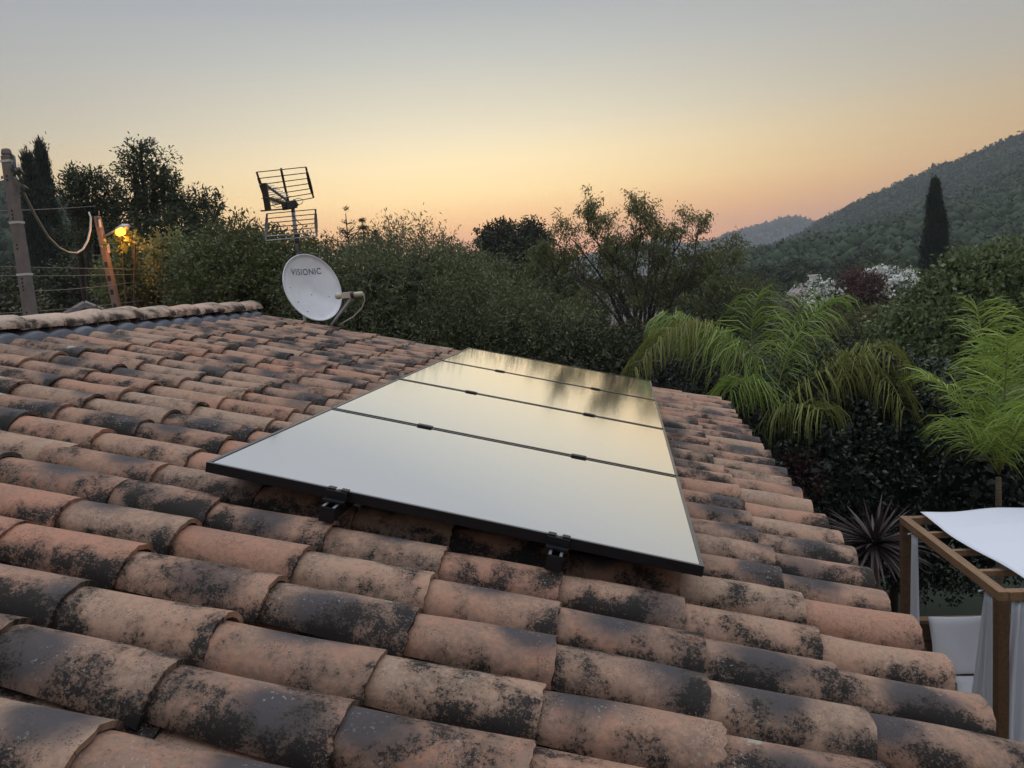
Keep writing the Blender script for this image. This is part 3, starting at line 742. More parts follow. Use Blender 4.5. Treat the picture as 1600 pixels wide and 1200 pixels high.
# ------------------------------------------------------------------ foliage
def kites(C, D, Nn, ln, wd):
    """one kite-shaped leaf per row: base at C, along D, facing Nn"""
    D = D/np.linalg.norm(D, axis=1)[:, None]; S = np.cross(D, Nn); S /= np.linalg.norm(S, axis=1)[:, None]+1e-9
    U = np.cross(S, D)
    ln = np.broadcast_to(ln, len(C))[:, None]; wd = np.broadcast_to(wd, len(C))[:, None]
    mid = C + D*ln*.45 + U*wd*.15
    V = np.stack([C, mid-S*wd*.5, C+D*ln, mid+S*wd*.5], 1).reshape(-1, 3)
    F = np.arange(len(C)*4).reshape(-1, 4)
    return V, F
def unit(rng, n):
    d = rng.normal(size=(n, 3)); return d/np.linalg.norm(d, axis=1)[:, None]
def crown_mesh(name, material, blobs, ncl, per, leaf, seed, shell=.62, spread=.16, twig=.35, up=.25, droop=0.0, inner=0, core=.72, bias=None, tone=.5):
    """leaf clusters spread through the union of ellipsoid lobes"""
    rng = np.random.default_rng(seed); B = np.array(blobs, float); ctr, rad = B[:, :3], B[:, 3:6]
    area = (rad.prod(1))**(2/3); pick = rng.choice(len(B), ncl, p=area/area.sum())
    d = unit(rng, ncl); rr = shell+(1-shell)*rng.random(ncl)**.6
    rr *= 1+.10*rng.normal(size=ncl)
    c = ctr[pick]+d*rad[pick]*rr[:, None]
    keep = np.ones(ncl, bool)
    for b in range(len(B)):
        q = np.linalg.norm((c-ctr[b])/rad[b], axis=1); keep &= (q > core) | (pick == b)
    c, d, pick = c[keep], d[keep], pick[keep]; n = len(c)
    t = d + np.array([0, 0, up]) + rng.normal(size=(n, 3))*.35; t /= np.linalg.norm(t, axis=1)[:, None]
    tone_c = np.clip(tone + rng.normal(size=n)*.2, 0, 1)
    ci = np.repeat(np.arange(n), per); m = len(ci); s = rng.random(m)
    C = c[ci] + t[ci]*(s*twig)[:, None] + rng.normal(size=(m, 3))*spread*(1-.5*s)[:, None]
    D = t[ci]*.7 + unit(rng, m)*.9 + np.array([0, 0, -droop])
    Nn = unit(rng, m)*.8 + np.array([0, 0, .7])
    l = leaf[0]*(.7+.6*rng.random(m)); w_ = leaf[1]*(.7+.6*rng.random(m))
    lv = np.clip(tone_c[ci] + rng.normal(size=m)*.16, 0, 1)
    V, F = kites(C, D, Nn, l, w_); LV = np.repeat(lv, 4)
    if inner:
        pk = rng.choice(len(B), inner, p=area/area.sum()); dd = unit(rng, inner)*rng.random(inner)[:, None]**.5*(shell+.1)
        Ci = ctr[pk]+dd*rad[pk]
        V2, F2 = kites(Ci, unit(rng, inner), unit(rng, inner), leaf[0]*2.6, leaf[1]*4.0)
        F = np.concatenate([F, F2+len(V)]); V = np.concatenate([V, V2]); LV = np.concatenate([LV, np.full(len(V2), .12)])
    return mesh_arrays(name, V, F, material, False, {'lv': ('FLOAT', LV)})
def limbs(blobs, base, r, seed, bend=.25, sub=3, n=6):
    rng = np.random.default_rng(seed); mb = MB(); base = Vector(base)
    B = [Vector(b[:3]) for b in blobs]; top = sum(B, Vector())/len(B)
    fork = base.lerp(Vector((top.x*.6+base.x*.4, top.y*.6+base.y*.4, top.z)), .42)
    mid = base.lerp(fork, .5)+Vector(rng.normal(size=3)*.05*bend*4); mid.z = (base.z+fork.z)/2
    mb.tube([base, mid, fork], [r, r*.82, r*.7], 10)
    lm = MB()
    for b, c in zip(blobs, B):
        m1 = fork.lerp(c, .5)+Vector(rng.normal(size=3)*bend*.5)
        lm.tube([fork, m1, c], [r*.55, r*.35, r*.16], n)
        for k in range(sub):
            e = c + Vector(unit(rng, 1)[0])*min(b[3:6])*.8
            lm.tube([m1.lerp(c, .5), c.lerp(e, .5)+Vector(rng.normal(size=3)*.06), e], [r*.18, r*.1, r*.03], 5)
    return mb, lm
def tree(name, label, cat, base, blobs, lm, bark, ncl, per, leaf, seed, r=.12, group=None, sub=3, **k):
    """blobs in world metres relative to base"""
    t = thing(name, label, cat, base, group)
    a, b = limbs(blobs, (0, 0, 0), r, seed, sub=sub)
    a.build('trunk', bark, t, smooth=True); b.build('branches', bark, t, smooth=True)
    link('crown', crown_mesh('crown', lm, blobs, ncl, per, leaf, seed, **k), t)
    return t
def pxblobs(base, items):
    """(px, py, dist, rx, ry, rz): lobe centres as seen in the photograph, radii in metres"""
    out = []
    for px, py, d, rx, ry, rz in items:
        p = P(px, py, d) - Vector(base); out.append((p.x, p.y, p.z, rx, ry, rz))
    return out
def foot(px, d, z=0.0):
    p = P(px, 600, d); return Vector((p.x, p.y, z))

# olive mass behind the gable
b0 = foot(600, 12.8)
tree('olive_tree', 'big feathery olive tree behind the satellite dish and roof edge', 'tree', b0,
     pxblobs(b0, [(560, 470, 12.4, 1.0, 1.0, .72), (640, 450, 12.8, 1.1, 1.1, .85), (600, 500, 12.0, 1.3, 1.1, .95), (690, 475, 12.8, .95, 1.0, .62), (520, 490, 12.2, .8, .8, .8), (670, 525, 12.0, 1.0, .9, .8), (610, 560, 12.2, 1.3, 1, .9),
                  (610, 428, 12.9, .7, .7, .36), (655, 425, 13.0, .7, .7, .34)]),
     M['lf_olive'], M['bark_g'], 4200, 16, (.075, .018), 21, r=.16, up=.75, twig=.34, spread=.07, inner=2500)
b0 = foot(775, 12.6)
tree('olive_tree', 'lower olive tree above the far corner of the solar panels', 'tree', b0,
     pxblobs(b0, [(735, 492, 12.8, .6, .6, .45), (770, 520, 12.0, .9, .9, .65), (815, 540, 11.6, .8, .8, .6), (740, 555, 11.6, .9, .8, .6), (850, 560, 11.4, .8, .8, .6), (700, 540, 11.8, .7, .7, .6)]),
     M['lf_olive'], M['bark_g'], 2600, 16, (.075, .018), 22, r=.12, up=.6, twig=.40, spread=.07, inner=1600, tone=.42)
b0 = foot(700, 17)
tree('olive_tree', 'olive tree with thin upright shoots showing above the big olive', 'tree', b0,
     pxblobs(b0, [(640, 428, 17, .9, .9, .45), (585, 435, 17, .8, .8, .40), (685, 432, 17, .8, .8, .42), (720, 445, 17.5, .7, .7, .4), (680, 460, 17, 1.3, 1.1, .7), (610, 450, 17, 1.2, 1, .7)]),
     M['lf_olive'], M['bark_g'], 1700, 14, (.10, .022), 23, r=.14, up=1.3, twig=.5, spread=.06, inner=700, tone=.5)
b0 = foot(400, 14)
tree('leafy_tree', 'mid green tree between the street lamp and the TV antenna', 'tree', b0,
     pxblobs(b0, [(400, 425, 14, .9, .9, .60), (362, 418, 14.5, .62, .7, .55), (440, 440, 13.6, .8, .8, .6), (370, 445, 13.5, 1.0, 1.0, .7), (460, 480, 13, .9, .8, .8), (410, 490, 13, 1.0, .9, .8), (378, 378, 14.4, .4, .4, .28), (470, 412, 14, .5, .5, .35)]),
     M['lf_mass'], M['bark'], 3000, 15, (.075, .034), 24, r=.14, up=.3, twig=.25, spread=.11, inner=1800, tone=.4)
b0 = foot(275, 25)
tree('leafy_tree', 'rounded olive green tree just right of the lamp post', 'tree', b0,
     pxblobs(b0, [(265, 452, 25.5, 1.4, 1.3, .9), (235, 470, 25.5, .9, 1.0, .8), (320, 440, 25, 1.5, 1.3, 1.0), (290, 475, 24, 1.8, 1.3, 1.1), (300, 418, 25.5, .8, .8, .5), (350, 470, 24, 1.4, 1.2, 1.0)]),
     M['lf_mass'], M['bark'], 2300, 15, (.12, .05), 25, r=.18, up=.25, twig=.28, spread=.15, inner=1500, tone=.55)
b0 = foot(770, 34)
tree('leafy_tree', 'mid green bushes under the dark oak behind the low olive', 'tree', b0,
     pxblobs(b0, [(720, 425, 34, 1.2, 1.2, .8), (760, 440, 34, 1.3, 1.2, .9), (860, 435, 34, 1.1, 1.2, .9), (880, 470, 33, 1.6, 1.2, 1.1), (800, 470, 33, 1.8, 1.4, 1.2), (700, 460, 33, 1.5, 1.2, 1.1)]),
     M['lf_mass'], M['bark'], 1500, 14, (.17, .07), 28, r=.2, up=.5, twig=.35, spread=.18, inner=700, tone=.4)
# airy trees left
b0 = foot(255, 29)
tree('airy_tree', 'tall open-crowned tree, the highest on the left skyline', 'tree', b0,
     pxblobs(b0, [(218, 240, 29, .55, .55, .28), (238, 252, 29, .6, .6, .30), (208, 262, 29, .4, .4, .25), (252, 275, 29, .7, .7, .32), (215, 283, 29, .7, .7, .32), (268, 292, 29, .6, .6, .3), (235, 305, 29, 1.0, .9, .42), (205, 318, 29, .75, .7, .3),
                  (275, 318, 29, 1.0, .9, .42), (300, 338, 29, .8, .8, .4), (345, 318, 29, .42, .42, .16), (328, 330, 29, .45, .45, .18), (320, 350, 29, .6, .6, .3), (230, 345, 29, 1.3, 1.1, .5), (275, 360, 28, 1.3, 1.1, .55), (315, 375, 28, .9, .9, .4), (230, 385, 28, 1.2, 1.0, .5), (290, 400, 28, 1.3, 1, .6)]),
     M['lf_ash'], M['bark'], 820, 20, (.15, .05), 31, r=.22, up=.12, twig=.28, spread=.14, shell=.2, core=0, inner=120, tone=.35)
b0 = foot(145, 30)
tree('airy_tree', 'smaller open-crowned tree behind the hanging cable and lamp post', 'tree', b0,
     pxblobs(b0, [(133, 276, 30, .6, .6, .22), (116, 290, 30, .42, .42, .2), (150, 290, 30, .6, .6, .25), (128, 304, 30, .7, .7, .25), (160, 310, 30, .6, .6, .25), (112, 318, 30, .35, .35, .15), (140, 325, 30, .9, .8, .28), (175, 330, 30, .6, .6, .28), (160, 348, 30, 1.0, .8, .35), (150, 372, 30, 1.2, 1, .5)]),
     M['lf_ash'], M['bark'], 420, 18, (.15, .05), 32, r=.16, up=.1, twig=.22, spread=.15, shell=.2, core=0, inner=60, tone=.35)
# dark mixed trees filling the left behind the poles
for i, (px, py, d, s, lab) in enumerate(((20, 450, 44, 2.2, 'dark tree at the left edge behind the concrete pole'), (112, 440, 44, 2.2, 'dark tree between the two utility poles'), (180, 440, 33, 2.2, 'dark tree directly behind the lamp post'),
                                         (20, 475, 26, 1.6, 'low dark bush at the left edge above the ridge tiles'), (205, 410, 38, 2.0, 'dark tree behind the lit street lamp'), (85, 420, 52, 2.6, 'dark tree just beyond the two cypresses'))):
    b0 = foot(px, d, -.2); zc = (P(px, py, d)-b0).z
    rg = random.Random(70+i)
    bl = [(rg.uniform(-.7, .7)*s, rg.uniform(-.5, .5)*s, zc*rg.uniform(.5, 1)-.1*s, s*rg.uniform(.55, .8), s*rg.uniform(.5, .8), s*rg.uniform(.35, .55)) for _ in range(7)]
    tree('dark_tree', lab, 'tree', b0, bl, M['lf_oak'], M['bark'], 1300, 14, (.17, .085), 70+i, r=.18, inner=900, spread=.2, tone=.55)
# cypresses
def cypress(label, px, pytop, d, wid, seed, zb=-.3, ncl=2600, group=None, taper=.75, prof=None, leaf=(.17, .05)):
    b0 = P(px, pytop, d); H = b0.z - zb; b0 = Vector((b0.x, b0.y, zb))
    t = thing('cypress_tree', label, 'tree', b0, group); rng = np.random.default_rng(seed)
    m = MB(); m.tube([(0, 0, 0), (0, 0, H*.5), (0, 0, H*.95)], [.16, .09, .015], 8); m.build('trunk', M['bark'], t, smooth=True)
    h = rng.random(ncl)**.9; pr = prof or [(0, .7), (.12, 1), (.45, .93), (.7, .68), (.88, .33), (1, .03)]
    rad = np.interp(h, [a for a, _ in pr], [b for _, b in pr])*wid/2
    a = rng.random(ncl)*2*PI; q = rad*(.72+.3*rng.random(ncl)) + .05*wid*np.sin(a*3+h*20)
    c = np.stack([q*np.cos(a), q*np.sin(a), h*H], 1); per = 12; ci = np.repeat(np.arange(ncl), per); k = len(ci)
    out = np.stack([np.cos(a), np.sin(a), np.zeros(ncl)], 1)[ci]
    C = c[ci]+rng.normal(size=(k, 3))*np.array([.09, .09, .2]); D = np.array([0, 0, 1.3])+out*.35+rng.normal(size=(k, 3))*.35
    V, F = kites(C, D, out+rng.normal(size=(k, 3))*.5, leaf[0]*(.7+.7*rng.random(k)), leaf[1])
    lv = np.clip(np.repeat(.5+rng.normal(size=ncl)*.22, per)+rng.normal(size=k)*.12, 0, 1)
    link('crown', mesh_arrays('crown', V, F, M['lf_cyp'], False, {'lv': ('FLOAT', np.repeat(lv, 4))}), t); return t
cypress('dark cypress with a blunt tip, nearer the concrete pole', 43, 250, 40, 1.6, 41, group='cypress pair on the left', prof=[(0, .9), (.3, 1), (.55, .85), (.75, .58), (.9, .28), (1, .04)])
cypress('dark cypress with a thin wispy tip, right one of the left pair', 63, 233, 41, 1.25, 42, group='cypress pair on the left',
        prof=[(0, .9), (.3, 1), (.55, .85), (.7, .62), (.82, .34), (.88, .22), (.92, .12), (.95, .2), (1, .02)])
cypress('lone tall cypress in front of the wooded hill', 1461, 288, 56, 1.75, 43, zb=-1.2, ncl=3200)
# far conifers on the skyline
def conifer(name, label, px, pytop, d, wid, seed, airy=False):
    b0 = P(px, pytop, d); H = b0.z+.8; b0 = Vector((b0.x, b0.y, -.8)); t = thing(name, label, 'tree', b0); rng = np.random.default_rng(seed)
    m = MB(); m.tube([(0, 0, 0), (0, 0, H)], [.14, .02], 6)
    Cs = []; Ds = []
    lev = 18 if not airy else 9; CLn = 3.2 if not airy else 2.2
    for i in range(lev):
        z = H-CLn+(CLn-.05)*i/(lev-1)+rng.normal()*(.07 if not airy else .1); L = wid/2*(1-i/lev)**.9*(1.0 if not airy else .6+.5*rng.random())+.03
        for k in range(7 if not airy else 4):
            a = rng.random()*2*PI; L_ = L*rng.uniform(.7, 1.1); e = Vector((math.cos(a)*L_, math.sin(a)*L_, (-.10*L if not airy else rng.uniform(.1, .9)*L)))
            m.tube([(0, 0, z), (e.x, e.y, z+e.z)], [.03, .008], 4)
            for s in np.linspace(.2 if not airy else .55, 1, 9 if not airy else 5):
                Cs.append((e.x*s, e.y*s, z+e.z*s)); Ds.append((e.x, e.y, e.z+(-.2*L if not airy else .2)))
    m.build('trunk', M['bark'], t)
    C = np.array(Cs); k = len(C); C = np.repeat(C, 3, 0)+rng.normal(size=(3*k, 3))*.05; D = np.repeat(np.array(Ds), 3, 0)+rng.normal(size=(3*k, 3))*.35
    V, F = kites(C, D, unit(rng, 3*k), .10, .03)
    link('crown', mesh_arrays('crown', V, F, M['lf_ash' if airy else 'lf_oak'], False, {'lv': ('FLOAT', np.repeat(rng.random(3*k), 4))}), t)
conifer('pine_tree', 'spindly thin pine on the skyline right of the antenna', 540, 334, 34, 1.9, 51, True)
conifer('fir_tree', 'pointed fir tip on the skyline between the pine and the olive', 566, 343, 36, 2.3, 52)
conifer('fir_tree', 'short fir tip right of the pointed fir', 587, 360, 38, 1.9, 53)
# round dark oak
b0 = foot(808, 50)
tree('oak_tree', 'dark round-headed oak on the skyline above the solar panels', 'tree', b0,
     pxblobs(b0, [(780, 372, 50, 1.3, 1.3, .92), (800, 385, 50, 1.85, 1.8, 1.2), (835, 372, 50, .83, .83, .74), (832, 353, 50, .48, .48, .40), (842, 392, 50, 1.1, 1.1, 1.0), (770, 395, 50, .93, .93, 1.0), (805, 425, 49, 2.4, 2.0, 1.6), (825, 465, 48, 2.7, 2.2, 1.6), (770, 455, 48, 2.2, 2, 1.6)]),
     M['lf_oak'], M['bark'], 2500, 15, (.19, .10), 61, r=.3, spread=.18, twig=.26, inner=1600, tone=.5)
# almond tree with open upright branches
def almond():
    b0 = foot(1000, 25.0); rng = np.random.default_rng(77); t = thing('almond_tree', 'open almond tree with drooping narrow leaves and bare twigs before the white house', 'tree', b0)
    tr = MB(); tr.tube([(0, 0, 0), (.05, .03, .9), (0, 0, 1.7)], [.22, .19, .17], 10); tr.build('trunk', M['bark'], t, smooth=True)
    br = MB(); pts = []
    def limb(p, tip, r, depth):
        p, tip = Vector(p), Vector(tip); n = 7; L = (tip-p).length
        side = Vector(rng.normal(size=3))*.07*L
        ps = [p.lerp(tip, i/n) + side*math.sin(PI*i/n) + Vector(rng.normal(size=3))*.012*L*(0 < i < n) for i in range(n+1)]
        ps = [q + Vector((0, 0, .10*L*math.sin(PI*i/n))) for i, q in enumerate(ps)]
        br.tube(ps, [r*(1-.8*i/n) for i in range(n+1)], 6 if r > .03 else 4, cap=False)
        for i in range(n+1):
            if depth >= 1 and i >= (2 if depth == 2 else 3 if depth == 1 else 4): pts.append((ps[i], (ps[min(i+1, n)]-ps[max(i-1, 0)]).normalized(), depth))
        if depth < 3:
            for k in range((6, 4, 3)[depth]):
                i = rng.integers(2, n+1); q = ps[i]; ax = (tip-p).normalized()
                d_ = (ax*.55 + Vector(unit(rng, 1)[0])*.7 + Vector((0, 0, .45))).normalized()
                limb(q, q+d_*rng.uniform(*((.52, .98), (.30, .58), (.15, .29))[depth]), r*.4, depth+1)
    for px, py, d in ((868, 430, 12.9), (880, 415, 12.6), (905, 385, 12.6), (921, 362, 13.2), (946, 372, 13.6), (965, 400, 12.8), (985, 342, 13.3), (1002, 368, 12.8), (1020, 402, 12.6), (1038, 378, 13.6), (1063, 378, 13.2), (1088, 376, 13.0), (1108, 402, 13.4), (1130, 428, 13.0), (850, 490, 12.6), (1120, 480, 12.2), (870, 540, 12.2)):
        limb((rng.normal()*.06, rng.normal()*.06, 1.6), P(px, py, d*1.9)-b0, .075, 0)
    br.build('branches', M['bark'], t)
    pts = [p for p in pts if rng.random() < .58]; C0 = np.array([tuple(p[0]) for p in pts]); D0 = np.array([tuple(p[1]) for p in pts]); per = 6
    ci = np.repeat(np.arange(len(C0)), per); k = len(ci)
    C = C0[ci]+rng.normal(size=(k, 3))*.085; D = D0[ci]*.3+rng.normal(size=(k, 3))*.45+np.array([0, 0, -.75])
    V, F = kites(C, D, unit(rng, k), .135*(.7+.6*rng.random(k)), .034)
    lv = np.clip(np.repeat(.5+rng.normal(size=len(C0))*.2, per)+rng.normal(size=k)*.18, 0, 1)
    link('crown', mesh_arrays('crown', V, F, M['lf_almond'], False, {'lv': ('FLOAT', np.repeat(lv, 4))}), t)
    print('almond leaves', k)
almond()
b0 = foot(1110, 27)
tree('leafy_tree', 'thick green foliage right of the almond, below the far blue hill', 'tree', b0,
     pxblobs(b0, [(1095, 420, 27, 1.1, 1.1, .7), (1125, 435, 27, 1.0, 1.0, .7), (1070, 440, 28, 1.2, 1.2, .7), (1120, 470, 26.6, 1.4, 1.4, 1.0), (1150, 490, 27, 1.2, 1.2, .9)]),
     M['lf_almond'], M['bark'], 1000, 14, (.14, .036), 78, r=.12, droop=.8, twig=.35, spread=.17, inner=300, tone=.35)
b0 = foot(900, 11.5)
tree('shrub', 'dense dark shrub under the almond behind the farthest solar panel', 'shrub', b0,
     pxblobs(b0, [(880, 570, 11.2, .7, .7, .55), (940, 575, 11.2, .7, .7, .6), (985, 575, 11, .6, .6, .55), (830, 560, 11.4, .6, .6, .5), (930, 590, 10.6, .9, .7, .5), (1010, 560, 11.6, .5, .5, .45)]),
     M['lf_oak'], M['bark'], 2200, 14, (.06, .026), 79, r=.05, spread=.07, twig=.16, inner=1500, tone=.6)
b0 = foot(1090, 10.6)
tree('shrub', 'grey speckled shrub between the far eave and the palm', 'shrub', b0,
     pxblobs(b0, [(1050, 590, 10.4, .5, .5, .40), (1100, 585, 10.6, .6, .6, .45), (1145, 600, 10.4, .5, .5, .5), (1180, 640, 9.8, .5, .5, .6), (1120, 630, 10.0, .6, .5, .5), (1060, 560, 11, .5, .5, .4)]),
     M['lf_grey'], M['bark'], 2400, 12, (.045, .022), 80, r=.05, spread=.07, twig=.12, inner=1400, tone=.45)
# hedge
b0 = foot(1390, 10.0)
tree('hedge', 'tall dark evergreen hedge between the two palms', 'hedge', b0,
     pxblobs(b0, [(1270, 660, 9.6, .5, .5, .6), (1320, 640, 9.8, .6, .5, .65), (1380, 640, 10.0, .6, .5, .6), (1440, 655, 10.0, .6, .5, .6), (1500, 680, 9.8, .6, .5, .6), (1260, 740, 9.2, .5, .5, .7), (1320, 740, 9.3, .6, .5, .7), (1390, 740, 9.5, .6, .5, .7),
                  (1460, 750, 9.5, .6, .5, .7), (1530, 750, 9.4, .6, .5, .6), (1300, 830, 9.2, .6, .5, .6), (1400, 830, 9.4, .7, .5, .6), (1490, 830, 9.4, .7, .5, .6), (1590, 760, 9.6, .7, .5, .7), (1660, 760, 9.8, .7, .5, .7), (1240, 700, 9.4, .35, .4, .6)]),
     M['lf_hedge'], M['bark'], 5200, 15, (.055, .028), 81, r=.06, spread=.06, twig=.12, inner=3500, tone=.5, shell=.8)
b0 = foot(1228, 9.4)
tree('shrub', 'small dark red-leaved shrub at the foot of the left palm', 'shrub', b0,
     pxblobs(b0, [(1247, 742, 8.9, .18, .18, .2), (1258, 758, 8.8, .14, .14, .16)]),
     leafmat('dark red leaves', [(.029, .017, .017), (.058, .029, .029), (.102, .043, .043)], .1), M['bark'], 200, 12, (.05, .022), 82, r=.02, spread=.05, twig=.1, inner=150)
# big leafy tree right, shrubs behind
b0 = foot(1530, 17)
tree('fig_tree', 'broad green leafy tree at the right edge behind the bright palm', 'tree', b0,
     pxblobs(b0, [(1560, 425, 17.5, .5, .5, .32), (1600, 415, 17.5, .6, .6, .35), (1510, 430, 17, .5, .5, .30), (1540, 455, 16.8, .9, .9, .5), (1490, 455, 17, .5, .5, .32), (1600, 465, 16.6, 1.0, .9, .6), (1440, 490, 17, .5, .5, .32), (1475, 490, 16.8, .7, .7, .4), (1500, 520, 16.4, 1.0, .9, .55),
                  (1580, 530, 16, 1.1, 1.0, .7), (1440, 530, 16, .8, .8, .45), (1650, 460, 17, 1.0, 1, .9), (1400, 520, 16.6, .4, .4, .3), (1480, 560, 16, 1.2, 1, .5)]),
     M['lf_fig'], M['bark'], 2600, 12, (.105, .062), 83, r=.15, spread=.11, twig=.25, up=.5, inner=1500, tone=.42)
b0 = foot(1385, 24)
tree('orange_tree', 'shrub with a few rusty leaves left of the broad green tree', 'shrub', b0,
     pxblobs(b0, [(1385, 512, 22, .6, .6, .4), (1400, 530, 20, .8, .8, .5), (1345, 530, 20, .8, .8, .5), (1330, 560, 18, .7, .7, .5), (1380, 560, 18, .9, .8, .5)]),
     leafmat('green and rusty leaves', [(.043, .065, .026), (.094, .109, .043), (.217, .123, .043)], .25), M['bark'], 1300, 12, (.10, .05), 84, r=.07, spread=.12, inner=500, tone=.45)
b0 = foot(1300, 42, -.8)
t = tree('oleander_bush', 'smaller white-flowered oleander left of the red bush', 'bush', b0, pxblobs(b0, [(1300, 460, 42, 1.0, 1, .6), (1290, 475, 42, 1.1, 1, .6), (1312, 470, 41, .8, .8, .6)]),
         M['lf_oleander'], M['bark'], 420, 14, (.2, .05), 85, r=.05, inner=150, spread=.2, group='white oleanders')
def blossoms(t, bl, n, seed):
    rng = np.random.default_rng(seed); B = np.array(bl); pk = rng.integers(0, len(B), n); d = unit(rng, n); d[:, 2] = np.abs(d[:, 2])*.9+.02; d[:, 1] = -np.abs(d[:, 1])*.8+rng.normal(size=n)*.3
    c = B[pk, :3]+d*B[pk, 3:6]*1.02; per = 9; ci = np.repeat(np.arange(n), per); k = len(ci)
    V, F = kites(c[ci]+rng.normal(size=(k, 3))*.09, unit(rng, k)+np.array([0, 0, .3]), unit(rng, k)+np.array([0, -.8, .5]), .17, .13)
    o = link('blossom', mesh_arrays('blossom', V, F, M['petal'], False, {'lv': ('FLOAT', rng.random(k*4))}), t); o['kind'] = 'stuff'
blossoms(t, pxblobs(b0, [(1300, 460, 42, 1.0, 1, .6), (1290, 475, 42, 1.1, 1, .6), (1312, 470, 41, .8, .8, .6)]), 140, 1)
b0 = foot(1395, 42, -.8); bl = [(1375, 437, 42, .9, .9, .55), (1405, 445, 42, 1.1, 1, .65), (1430, 462, 42, .9, .9, .6), (1390, 465, 41.5, 1.3, 1, .8), (1365, 450, 42, .8, .8, .6)]
t = tree('oleander_bush', 'large white-flowered oleander right of the red bush', 'bush', b0, pxblobs(b0, bl), M['lf_oleander'], M['bark'], 700, 14, (.2, .05), 86, r=.06, inner=250, spread=.2, group='white oleanders')
blossoms(t, pxblobs(b0, bl), 330, 2)
b0 = foot(1346, 41, -.8)
tree('red_bush', 'round dark red bush between the two white oleanders', 'bush', b0, pxblobs(b0, [(1342, 452, 41, 1.0, .9, .75), (1360, 462, 40.8, .8, .8, .7), (1335, 472, 40.5, 1.0, .9, .6)]),
     M['lf_red'], M['bark'], 800, 14, (.14, .05), 87, r=.05, inner=350, spread=.15)
for i, (px, py, d, s, lab, mm) in enumerate(((1215, 462, 60, 1.7, 'pale grey dry bush left of the white chimney', 'lf_brush'), (1190, 470, 55, 1.4, 'pale grey dry bush behind the left palm fronds', 'lf_brush'), (1250, 470, 50, 1.3, 'pale dry bush just below the white chimney', 'lf_brush'),
                                             (1170, 440, 48, 1.9, 'green bush at the right of the almond tree top', 'lf_mass'), (1330, 500, 30, 1.1, 'dark shrub under the red bush', 'lf_oak'), (1160, 500, 26, 1.2, 'dark shrub behind the leftmost palm frond', 'lf_mass'), (1250, 510, 24, 1.2, 'dark shrub behind the tallest left palm frond', 'lf_oak'), (1420, 575, 15, .9, 'green shrub behind the drooping brown fronds', 'lf_fig'), (1300, 560, 15, .8, 'dark shrub behind the centre of the left palm', 'lf_oak'), (1240, 560, 14, .8, 'dark shrub low behind the left palm', 'lf_oak'))):
    b0 = foot(px, d, -.8 if d > 45 else -.3); c = P(px, py, d)-b0; rg = random.Random(300+i)
    bl = [(rg.uniform(-.7, .7)*s, rg.uniform(-.4, .4)*s, c.z-.15*s+rg.uniform(-.35, .1)*s, s*.6, s*.55, s*.38) for _ in range(5)] + [(0, 0, c.z*.5, s*.9, s*.7, c.z*.45)]
    tree('shrub', lab, 'shrub', b0, bl, M[mm], M['bark'], 650 if d > 22 else 900, 13, (.006*d**.5+.05, .02+.003*d**.5), 300+i, r=.05, inner=350, spread=.05*s+.05, twig=.2)

# ------------------------------------------------------------------ palms
def frond_mesh(p0, p1, p2, n, ll, wd, hang, seed, curl=.5):
    """feather frond along a bezier; leaflets in two ranks, drooping"""
    rng = np.random.default_rng(seed); p0, p1, p2 = (np.array(p) for p in (p0, p1, p2))
    f = lambda t: ((1-t)**2)[:, None]*p0+(2*t*(1-t))[:, None]*p1+(t**2)[:, None]*p2
    t = np.repeat(np.linspace(.13, 1, n), 2); sgn = np.tile([-1., 1.], n); t = np.clip(t+rng.normal(size=2*n)*.008, .1, 1); m = 2*n
    c = f(t); tg = f(t+.01)-f(t-.01); tg /= np.linalg.norm(tg, axis=1)[:, None]
    side = np.cross(tg, np.array([0, 0, 1.])); side /= np.linalg.norm(side, axis=1)[:, None]+1e-9
    L = ll*(.55+.6*np.sin(PI*np.clip(t*.9+.05, 0, 1)))*(.8+.4*rng.random(m))
    upv = np.cross(side, tg); upv *= np.sign(upv[:, 2:3]+1e-6)
    d0 = tg*.55 + side*sgn[:, None]*(.8) + upv*.25 + rng.normal(size=(m, 3))*.16; d0 /= np.linalg.norm(d0, axis=1)[:, None]
    d1 = d0 + np.array([0, 0, -hang])*(.7+.6*rng.random(m))[:, None]; d1 /= np.linalg.norm(d1, axis=1)[:, None]
    d2 = d1 + np.array([0, 0, -hang*1.2]); d2 /= np.linalg.norm(d2, axis=1)[:, None]
    q0 = c; q1 = c+d0*L[:, None]*.3; q2 = q1+d1*L[:, None]*.35; q3 = q2+d2*L[:, None]*.35
    sv = np.cross(d1, side*sgn[:, None]+rng.normal(size=(m, 3))*.4); sv /= np.linalg.norm(sv, axis=1)[:, None]+1e-9
    w_ = wd*(.8+.4*rng.random(m))[:, None]
    V = np.stack([q0-sv*w_*.3, q0+sv*w_*.3, q1-sv*w_*.5, q1+sv*w_*.5, q2-sv*w_*.4, q2+sv*w_*.4, q3], 1).reshape(-1, 3)
    b = np.arange(m)[:, None]*7
    F4 = np.concatenate([b+np.array([0, 1, 3, 2]), b+np.array([2, 3, 5, 4])]); F3 = b+np.array([4, 5, 6])
    lv = np.clip(.5+rng.normal(size=m)*.22, 0, 1)
    return V, [F4, F3], np.repeat(lv, 7)
